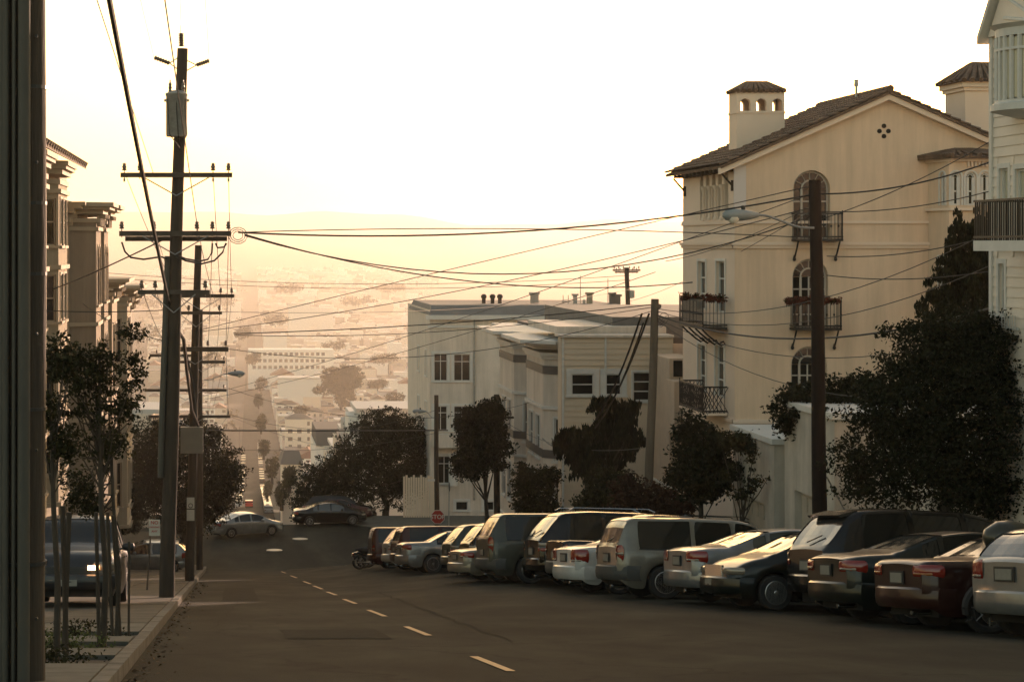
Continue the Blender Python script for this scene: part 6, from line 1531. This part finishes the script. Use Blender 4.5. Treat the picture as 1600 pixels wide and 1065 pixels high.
# young left trees with stakes
s = 128.
b = gnd(160, s)
tree('young_tree', b, [blob(150,590,s,80,45), blob(205,522,s,26,16), blob(112,560,s,46,34), blob(185,640,s,48,38), blob(160,560,s,48,30), blob(100,640,s,38,34), blob(212,600,s,18,34), blob(150,690,s,60,24), blob(212,560,s,14,14)], 'young leafy street tree in the middle planting pit', trunk_r=.038, n=300, per=18, leaf=.055, cr=.11, mt=leafB, seed=22, limbs=30, surf=.35, trunk_top=P(155,560,s), fork=P(158,790,s), group='young trees in the pavement pits')
s = 116.
tree('young_tree', gnd(182, s), [blob(120,760,s,30,40), blob(140,790,s,22,30), blob(170,700,s,26,35)], 'second young tree with thin crown in the farther planting pit', trunk_r=.03, n=90, per=22, leaf=.06, cr=.12, mt=leafB, seed=23, limbs=14, surf=.35, trunk_top=P(170,640,s), fork=P(178,800,s), group='young trees in the pavement pits')
s = 146.
tree('young_tree', gnd(88, s), [blob(95,560,s,25,35), blob(75,640,s,14,60), blob(100,700,s,22,30)], 'slim young tree leaning at the near pit beside the dark pole', trunk_r=.034, n=90, per=20, leaf=.06, cr=.12, mt=leafB, seed=24, limbs=12, surf=.35, trunk_top=P(78,600,s), fork=P(84,800,s), group='young trees in the pavement pits')
for (a, b_, s_, w_, lb) in (((104,1080),(98,790),144,.03,'thick wooden stake left of the near planting pit'),((100,1085),(108,800),140,.03,'thin dark stake crossing beside the near pit'),((155,1025),(150,800),129,.025,'thin stake against the middle young tree trunk'),((176,1000),(168,800),118,.024,'brown stake left of the farther young tree'),((188,1002),(176,805),117,.024,'brown stake right of the farther young tree'),((201,998),(202,845),118,.016,'thin steel rod standing in the farther planting pit')):
    q = P(*a, s_); q.z = wz(q.x, q.y)-.05; t_ = P(*b_, s_); m = MB(q); m.tube([q, t_], w_, 7); o = m.build('tree_stake', wood); o.location = q; meta(o, lb, 'stake', 'stakes around the young trees')
# planting in pits
for i, (x0, x1, y0, y1) in enumerate(pit_rows):
    v, c__ = crown_mesh([(((x0+x1)/2, (y0+y1)/2, wz(0, (y0+y1)/2)), ((x1-x0)*.46, (y1-y0)*.42, .10))], 60, 16, .05, 40+i, .1, .6, 1.0)
    root = thing('ground_plants', ((x0+x1)/2, (y0+y1)/2, wz(0, (y0+y1)/2)), ['low weedy plants in the nearest pavement pit','low weedy plants in the middle pavement pit','low weedy plants in the farther pavement pit','low weeds in the fourth pavement pit','weeds'][min(i, 4)], 'plants', 'plants in the pavement pits'); root['kind'] = 'stuff'
    o = leaves('foliage', v, root.location, leafD if i % 2 else leafB, root); o['kind'] = 'stuff'
# dead leaves along the kerb
g = np.random.default_rng(77); n = 700; ys = 15+55*g.random(n)**1.3; xs = KL+.04+np.abs(g.normal(0, .16, n))
cs = np.stack([xs, ys, np.array([road_z(a, b) for a, b in zip(xs, ys)])+.012], 1); a = g.normal(size=(n, 3)); a[:, 2] *= .25; a /= np.linalg.norm(a, axis=1)[:, None]; b = np.cross(a, np.array([0, 0, 1.0])+g.normal(size=(n, 3))*.3); b /= np.linalg.norm(b, axis=1)[:, None]
L_ = g.uniform(.015, .045, n)[:, None]; v = np.stack([cs-a*L_, cs+b*L_*.6, cs+a*L_, cs-b*L_*.6], 1).reshape(-1, 3)
lr = bpy.data.objects.new('kerb_litter', None); C.objects.link(lr); lr.location = (KL, 30, prof(30)); lr['kind'] = 'stuff'; o = leaves('fallen_leaves', v, lr.location, leafmat('leaf_dead', (.02,.014,.008), (.07,.05,.028)), lr); o['kind'] = 'stuff'
# flowers on the villa balconies
for (px0, px1, py, s_, lb, dy) in ((1228, 1312, 472, 49.6, 'red flowers along the middle gable balcony of the villa', 0), (1061, 1100, 466, 46.5, 'red flowers on the street side balcony of the villa', 0), (1100, 1134, 468, 48, 'red flowers on the near end of the street side balcony', 0)):
    n_ = max(1, int((px1-px0)/14)); bl = [blob(px0+(px1-px0)*(i+.5)/n_, py-2, s_, 8, 6) for i in range(n_)]
    v, c__ = crown_mesh(bl, 16*n_, 14, .08, int(px0), .12, .5); root = thing('flower_box', P((px0+px1)/2, py, s_), lb, 'flowers', 'flowers on the villa balconies'); leaves('blossom', v, root.location, flower, root)
    v, c__ = crown_mesh(bl, 8*n_, 12, .08, int(px0)+1, .12, .5); leaves('foliage', v, root.location, leafB, root)

# ------------------------------------------------------------------ the city below
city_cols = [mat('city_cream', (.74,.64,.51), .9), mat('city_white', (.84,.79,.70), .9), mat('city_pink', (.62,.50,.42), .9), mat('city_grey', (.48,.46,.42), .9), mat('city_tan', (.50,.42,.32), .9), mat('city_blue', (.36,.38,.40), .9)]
cname = ['cream','white','pinkish','grey','tan','bluish']
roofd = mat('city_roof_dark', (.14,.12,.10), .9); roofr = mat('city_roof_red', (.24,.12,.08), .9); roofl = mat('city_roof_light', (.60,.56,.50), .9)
wm = MB(); wm.box(-.5, .5, -.04, .0, -.5, .5); wo_ = wm.build('tmp', glass_city); WINM = wo_.data; bpy.data.objects.remove(wo_)
def ordw(i): return (['first','second','third','fourth','fifth','sixth','seventh','eighth','ninth','tenth','eleventh','twelfth','thirteenth','fourteenth','fifteenth','sixteenth','seventeenth','eighteenth','nineteenth','twentieth']+['twenty-'+w for w in ['first','second','third','fourth','fifth','sixth','seventh','eighth','ninth']]+['thirtieth']+['thirty-'+w for w in ['first','second','third','fourth','fifth','sixth','seventh','eighth','ninth']]+['fortieth'])[i]
def city_house(x, y, w, d, h, ci, rf, label, wins, group, base=None):
    z = gz(x, y)-.5 if base is None else base; r = thing('hillside_house' if group.startswith('h') else 'valley_house', (x, y, z), label, 'house', group)
    m = MB(); m.box(-w/2, w/2, 0, d, -2, h); m.build('wall', city_cols[ci], r)
    m = MB()
    if rf == 'gabled':
        rh = w*.28; m.extr([(-w/2-.2, -.25, h), (w/2+.2, -.25, h), (0, -.25, h+rh)], (0, d+.5, 0)); m.build('roof', roofr if rnd.random() < .5 else roofd, r)
    elif rf == 'hipped':
        q = [(-w/2-.2,-.2,h),(w/2+.2,-.2,h),(w/2+.2,d+.2,h),(-w/2-.2,d+.2,h)]; a, b = (-w*.15, d/2, h+1.8), (w*.15, d/2, h+1.8)
        m.poly([q[0],q[1],b,a]); m.poly([q[2],q[3],a,b]); m.poly([q[1],q[2],b]); m.poly([q[3],q[0],a]); m.build('roof', roofd, r)
    else:
        m.box(-w/2-.12, w/2+.12, -.12, d+.1, h+.002, h+.35); m.box(-w/2+.5, w/2-.5, .6, d-.6, h+.351, h+.4)
        if rnd.random() < .5: m.box(w*.1, w*.3, d*.4, d*.6, h+.4, h+1.6)
        m.build('roof', roofl if rnd.random() < .65 else roofd, r)
    if wins:
        nf = max(1, int((h-1.2)/2.9)); nw = max(2, int(w/2.6))
        for a in range(nf):
            for b in range(nw):
                if rnd.random() < .12: continue
                share(WINM, 'window', r, ((b+.5)/nw*w-w/2, -.005, h-1.6-a*2.9), scale=(rnd.choice([1.0,1.3,1.7]), 1, 1.45))
    return r
cnt = 0; yrow = 455.; row = 0; far = MB((0, 1500, -90))
while yrow < 4300:
    near = yrow < 1150; s_ = F_PX/yrow
    xa, xb = (225-XV)/s_, (665-XV)/s_; x = xa+rnd.uniform(0, 6); i = 0; side = 0; kidx = 0; prev = None
    while x < xb:
        w = rnd.uniform(6.5, 9) if near else rnd.uniform(9, 17) * (1 if yrow < 2000 else 1.4)
        cxs = SC(yrow); lim = 12.5
        if abs(x+w/2-cxs) < lim+w/2: x = cxs+lim if x+w/2 > cxs-lim-w else x+w; 
        if abs(x+w/2-cxs) < lim: x += w; continue
        sd = 'right' if x > cxs else 'left'
        if sd != prev: kidx = 0; prev = sd
        if i > 60: break
        i += 1
        h = rnd.uniform(6.5, 11) if near else rnd.uniform(7, 13)
        if rnd.random() < .06: h *= 1.8; w *= 1.3
        d = rnd.uniform(9, 14); ci = rnd.choice([0,0,1,1,1,2,3,4,5]); rf = rnd.choice(['flat','flat','flat','gabled','hipped'])
        yy_ = yrow+rnd.uniform(-5, 5)
        if rnd.random() < (.05 if near else .08): x += w; kidx += 0; continue
        if cnt < 292 and yrow < 2700 and kidx < 29:
            lab = f'{cname[ci]} {rf} roofed house, {ordw(kidx)} {"right" if sd == "right" else "left"} of the valley street in its {ordw(row)} row'
            city_house(x+w/2, yy_, w-.2, d, h, ci, rf, lab, near and yrow < 1000, 'valley houses beyond the crossing'); cnt += 1; kidx += 1
        else:
            z = gz(x, yy_)-1; far.box(x, x+w-.3, yy_, yy_+d, z-2, z+h); far.box(x+w*.1, x+w*.4, yy_+2, yy_+d*.6, z+h, z+h+rnd.uniform(.5, 3))
        x += w+(.0 if rnd.random() < .75 else rnd.uniform(2, 9))
    row = min(row+1, 39); yrow += 30 if near else (52 if yrow < 2200 else 70)
o = far.build('distant_town', city_cols[1]); [o.data.materials.append(c_) for c_ in (city_cols[0], city_cols[2], city_cols[4], roofd)]; o.data.polygons.foreach_set('material_index', [((i//12)*7919 % 11) % 5 if (i % 6) != 1 else ((i//12)*7919 % 3) for i in range(len(o.data.polygons))]); o.location = (0, 1500, -90); o['kind'] = 'stuff'

# rows of street facades beside the descending street
def small_facade(sd, y0, y1, h, ci, label):
    x = SC((y0+y1)/2)+sd*8.2; z = prof((y0+y1)/2); r = thing('terrace_house', (x, (y0+y1)/2, z), label, 'house', 'terrace houses down the hill'); off = r.location.copy()
    m = MB(off); xs = sorted((x, x+sd*12)); m.box(xs[0], xs[1], y0, y1-.1, z-5, z+h)
    b = sorted((x, x-sd*1.0)); m.prism([(x, y0+1), (x-sd*1.0, y0+1.6), (x-sd*1.0, y1-1.6), (x, y1-1)] if sd < 0 else [(x, y0+1), (x-sd*1.0, y0+1.6), (x-sd*1.0, y1-1.6), (x, y1-1)], z+2.6, z+h-.4); m.build('wall', city_cols[ci], r)
    m = MB(off); xs = sorted((x-sd*.5, x+sd*11.8)); m.box(xs[0], xs[1], y0+.1, y1-.2, z+h+.004, z+h+.35); m.build('roof', roofl, r)
    for fl in range(int((h-2.4)/2.9)):
        for k in range(3):
            m = MB(off); yy_ = y0+1.9+(y1-y0-3.8)*k/2; xx = x-sd*1.0; a = sorted((xx-sd*.03, xx+sd*.1)); m.box(a[0], a[1], yy_-.35, yy_+.35, z+3.4+fl*2.9, z+4.9+fl*2.9); m.build('window', glass_city, r)
        m = MB(off); m.box(x+sd*2, x+sd*3, y0-.04, y0+.1, z+3.4+fl*2.9, z+4.9+fl*2.9); m.build('window', glass_city, r)
        m = MB(off); m.box(*sorted((x+sd*5, x+sd*6.2)), y0-.04, y0+.1, z+3.4+fl*2.9, z+4.9+fl*2.9); m.build('window', glass_city, r)
k = 0; y = 150.
while y < 440:
    w = 7.6
    for sd, nm in ((1, 'right'), (-1, 'left')):
        if y < 300 and sd > 0 and False: continue
        ci = rnd.choice([0,1,2,4,3]); small_facade(sd, y, y+w, rnd.uniform(8.2, 10.5), ci, f'{cname[ci]} terrace house on the {nm} of the descending street, {ordw(min(k, 28))} from the crossing')
    y += w+.1; k += 1
    if k > 8 and k % 6 == 0: y += 14
    if k > 28: break
# large white building with a grey top right of the street
sW = 14.; a = P(493, 672, sW); bw = thing('corner_block', a, 'pale block with a dark slanted top band rising left of the round tree', 'building'); off = a.copy()
m = MB(off); m.box(a.x, a.x+12, a.y, a.y+12, a.z-14, a.z-1.7); m.build('wall', city_cols[1], bw)
m = MB(off); m.hexa([(a.x+.1,a.y-.3,a.z-1.7),(a.x+12,a.y-.3,a.z-1.7),(a.x+12,a.y+12,a.z-1.7),(a.x+.1,a.y+12,a.z-1.7),(a.x+.1,a.y+.8,a.z),(a.x+12,a.y+.8,a.z),(a.x+12,a.y+11,a.z),(a.x+.1,a.y+11,a.z)]); m.build('roof', roofd, bw)
sW = 10.5; a = P(441, 706, sW); bw = thing('gabled_house', a, 'small grey roofed gable house lower on the descending street', 'house'); off = a.copy()
m = MB(off); m.box(a.x, a.x+2.9, a.y, a.y+9, a.z-12, a.z-1.6); m.build('wall', city_cols[0], bw)
m = MB(off); m.hexa([(a.x-.3,a.y-.4,a.z-1.8),(a.x+3.2,a.y-.4,a.z-1.8),(a.x+3.2,a.y+9,a.z-1.8),(a.x-.3,a.y+9,a.z-1.8),(a.x+.3,a.y+2,a.z),(a.x+2.6,a.y+2,a.z),(a.x+2.6,a.y+6,a.z),(a.x+.3,a.y+6,a.z)]); m.build('roof', roofd, bw)
# school like long white building at (390-520, 545)
a = P(388, 546, 2.3); bl = thing('long_block', (a.x, a.y, gz(a.x, a.y)), 'long pale block with three storeys of windows in the valley', 'building'); off = bl.location.copy()
m = MB(off); m.box(a.x, a.x+58, a.y, a.y+20, gz(a.x, a.y)-2, a.z); m.build('wall', city_cols[1], bl)
for i in range(14):
    for j in range(3): share(WINM, 'window', bl, (4+i*3.6, -.005, a.z-3-j*4.5-off.z), scale=(2.2,1,2.2))
for (px, py, w_, h_, s_, lb) in ((468, 475, 22, 34, 1.55, 'tall pale tower block on the far slope'), (495, 482, 34, 36, 1.5, 'broad white apartment block right of the tower on the far slope'), (480, 592, 29, 5, 3.1, 'long low white shed left of the heart shaped tree'), (430, 525, 18, 12, 2.0, 'white cubic block above the long pale building')):
    a = P(px, py, s_); bl = thing('pale_block', (a.x, a.y, a.z-h_), lb, 'building'); off = bl.location.copy(); m = MB(off); m.box(a.x-w_/2, a.x+w_/2, a.y, a.y+15, a.z-h_-4, a.z); m.build('wall', city_cols[1], bl)
    m = MB(off); m.box(a.x-w_/2-.3, a.x+w_/2+.3, a.y-.3, a.y+15, a.z+.003, a.z+.7); m.build('roof', roofl, bl)
# heart shaped tree and valley trees
s = 3.2
tree('valley_tree', P(533, 640, s), [blob(519,590,s,15,16), blob(548,588,s,18,17), blob(533,600,s,20,20), blob(540,618,s,14,18)], 'large heart shaped tree standing among the valley houses', 'tree', 'valley trees', trunk_r=.6, n=700, per=24, leaf=1.0, cr=1.6, seed=31, mt=leafFar, limbs=4, surf=.9)
k = 0
for (px, py, rx, ry, s) in ((505,608,14,8,3.4),(470,640,10,6,3.6),(395,560,9,8,2.6),(408,600,7,10,3),(545,660,14,8,3.8),(380,520,12,9,2.2),(430,500,16,8,1.7),(520,540,16,7,2.0),(600,560,18,8,2.2),(590,600,14,7,3.0),(450,450,20,7,1.2),(560,470,24,7,1.3),(610,450,20,6,1.1),(240,470,22,9,1.3),(230,520,20,12,2.0),(345,470,20,10,1.2),(330,560,12,10,2.4),(616,622,14,9,3.6),(412,700,6,12,7.5),(425,730,8,16,8.8),(440,770,9,18,10.5),(408,660,6,12,5.6),(418,765,5,12,7.2),(404,625,5,9,4.2),(452,745,7,16,12.5)):
    words2 = ['low','loose','dark','small','broad']; tree('valley_tree', P(px, py+ry*1.4, s), [blob(px,py,s,rx,ry), blob(px+rx*.5,py-ry*.2,s,rx*.7,ry*.8), blob(px-rx*.5,py+ry*.2,s,rx*.6,ry*.7)], f'{words2[k%5]} valley tree, {ordw(k)} counted from the heart shaped tree', 'tree', 'valley trees', trunk_r=.25, n=120, per=16, leaf=max(.35, 2.2/s), cr=max(.5, 4.5/s), seed=50+k, mt=leafFar, limbs=2, surf=.9); k += 1
# faraway woodland patches
g = np.random.default_rng(5); bl_ = []
for i in range(200):
    Y_ = g.uniform(600, 4200); s_ = F_PX/Y_; px = g.uniform(200, 660); X_ = (px-XV)/s_
    if abs(X_-SC(Y_)) < 9: continue
    r_ = g.uniform(2.2, 4.5)*(1 if Y_ < 1500 else 1.6); bl_.append(((X_, Y_, gz(X_, Y_)+r_*.6), (r_, r_, r_*.8)))
v, c__ = crown_mesh(bl_, 6000, 9, 1.3, 6, 1.4, .9); wd_ = thing('far_woodland', (0, 2000, -95), 'scattered hazy trees among the valley roofs', 'trees'); wd_['kind'] = 'stuff'
o = leaves('canopy', v, wd_.location, leafFar, wd_); o['kind'] = 'stuff'
# street lamps in valley / light poles on left of the valley road
for i, y in enumerate((180, 235, 300, 380, 480, 620, 800)):
    x = SC(y)-5.2; z = prof(y); r = thing('distant_pole', (x, y, z), f'hazy utility pole on the left of the descending street, {ordw(i)} beyond the crossing', 'utility pole', 'distant utility poles')
    m = MB((x,y,z)); m.tube([(x,y,z-.5),(x,y,z+11)], .14, 6); m.build('shaft', wood, r)
    m = MB((x,y,z)); m.box(x-1.2,x+1.2,y-.05,y+.05,z+10.2,z+10.32); m.box(x-1.2,x+1.2,y-.05,y+.05,z+9.2,z+9.32); m.build('crossarm', wood_grey, r)
# horizon mist: closed box of even air
m = MB(); m.box(-3200, 7000, -60, 12500, -125, 175)
hz = m.build('haze', asphalt); hz.data.materials.clear(); hz['kind'] = 'stuff'
hm = bpy.data.materials.new('haze'); hm.use_nodes = True; n = hm.node_tree.nodes; n.clear()
ou = n.new('ShaderNodeOutputMaterial'); pv = n.new('ShaderNodeVolumePrincipled'); pv.inputs['Density'].default_value = .00017; pv.inputs['Color'].default_value = (.98,.92,.84,1); pv.inputs['Anisotropy'].default_value = .5
hm.node_tree.links.new(pv.outputs[0], ou.inputs['Volume']); hz.data.materials.append(hm)
hz.visible_shadow = True
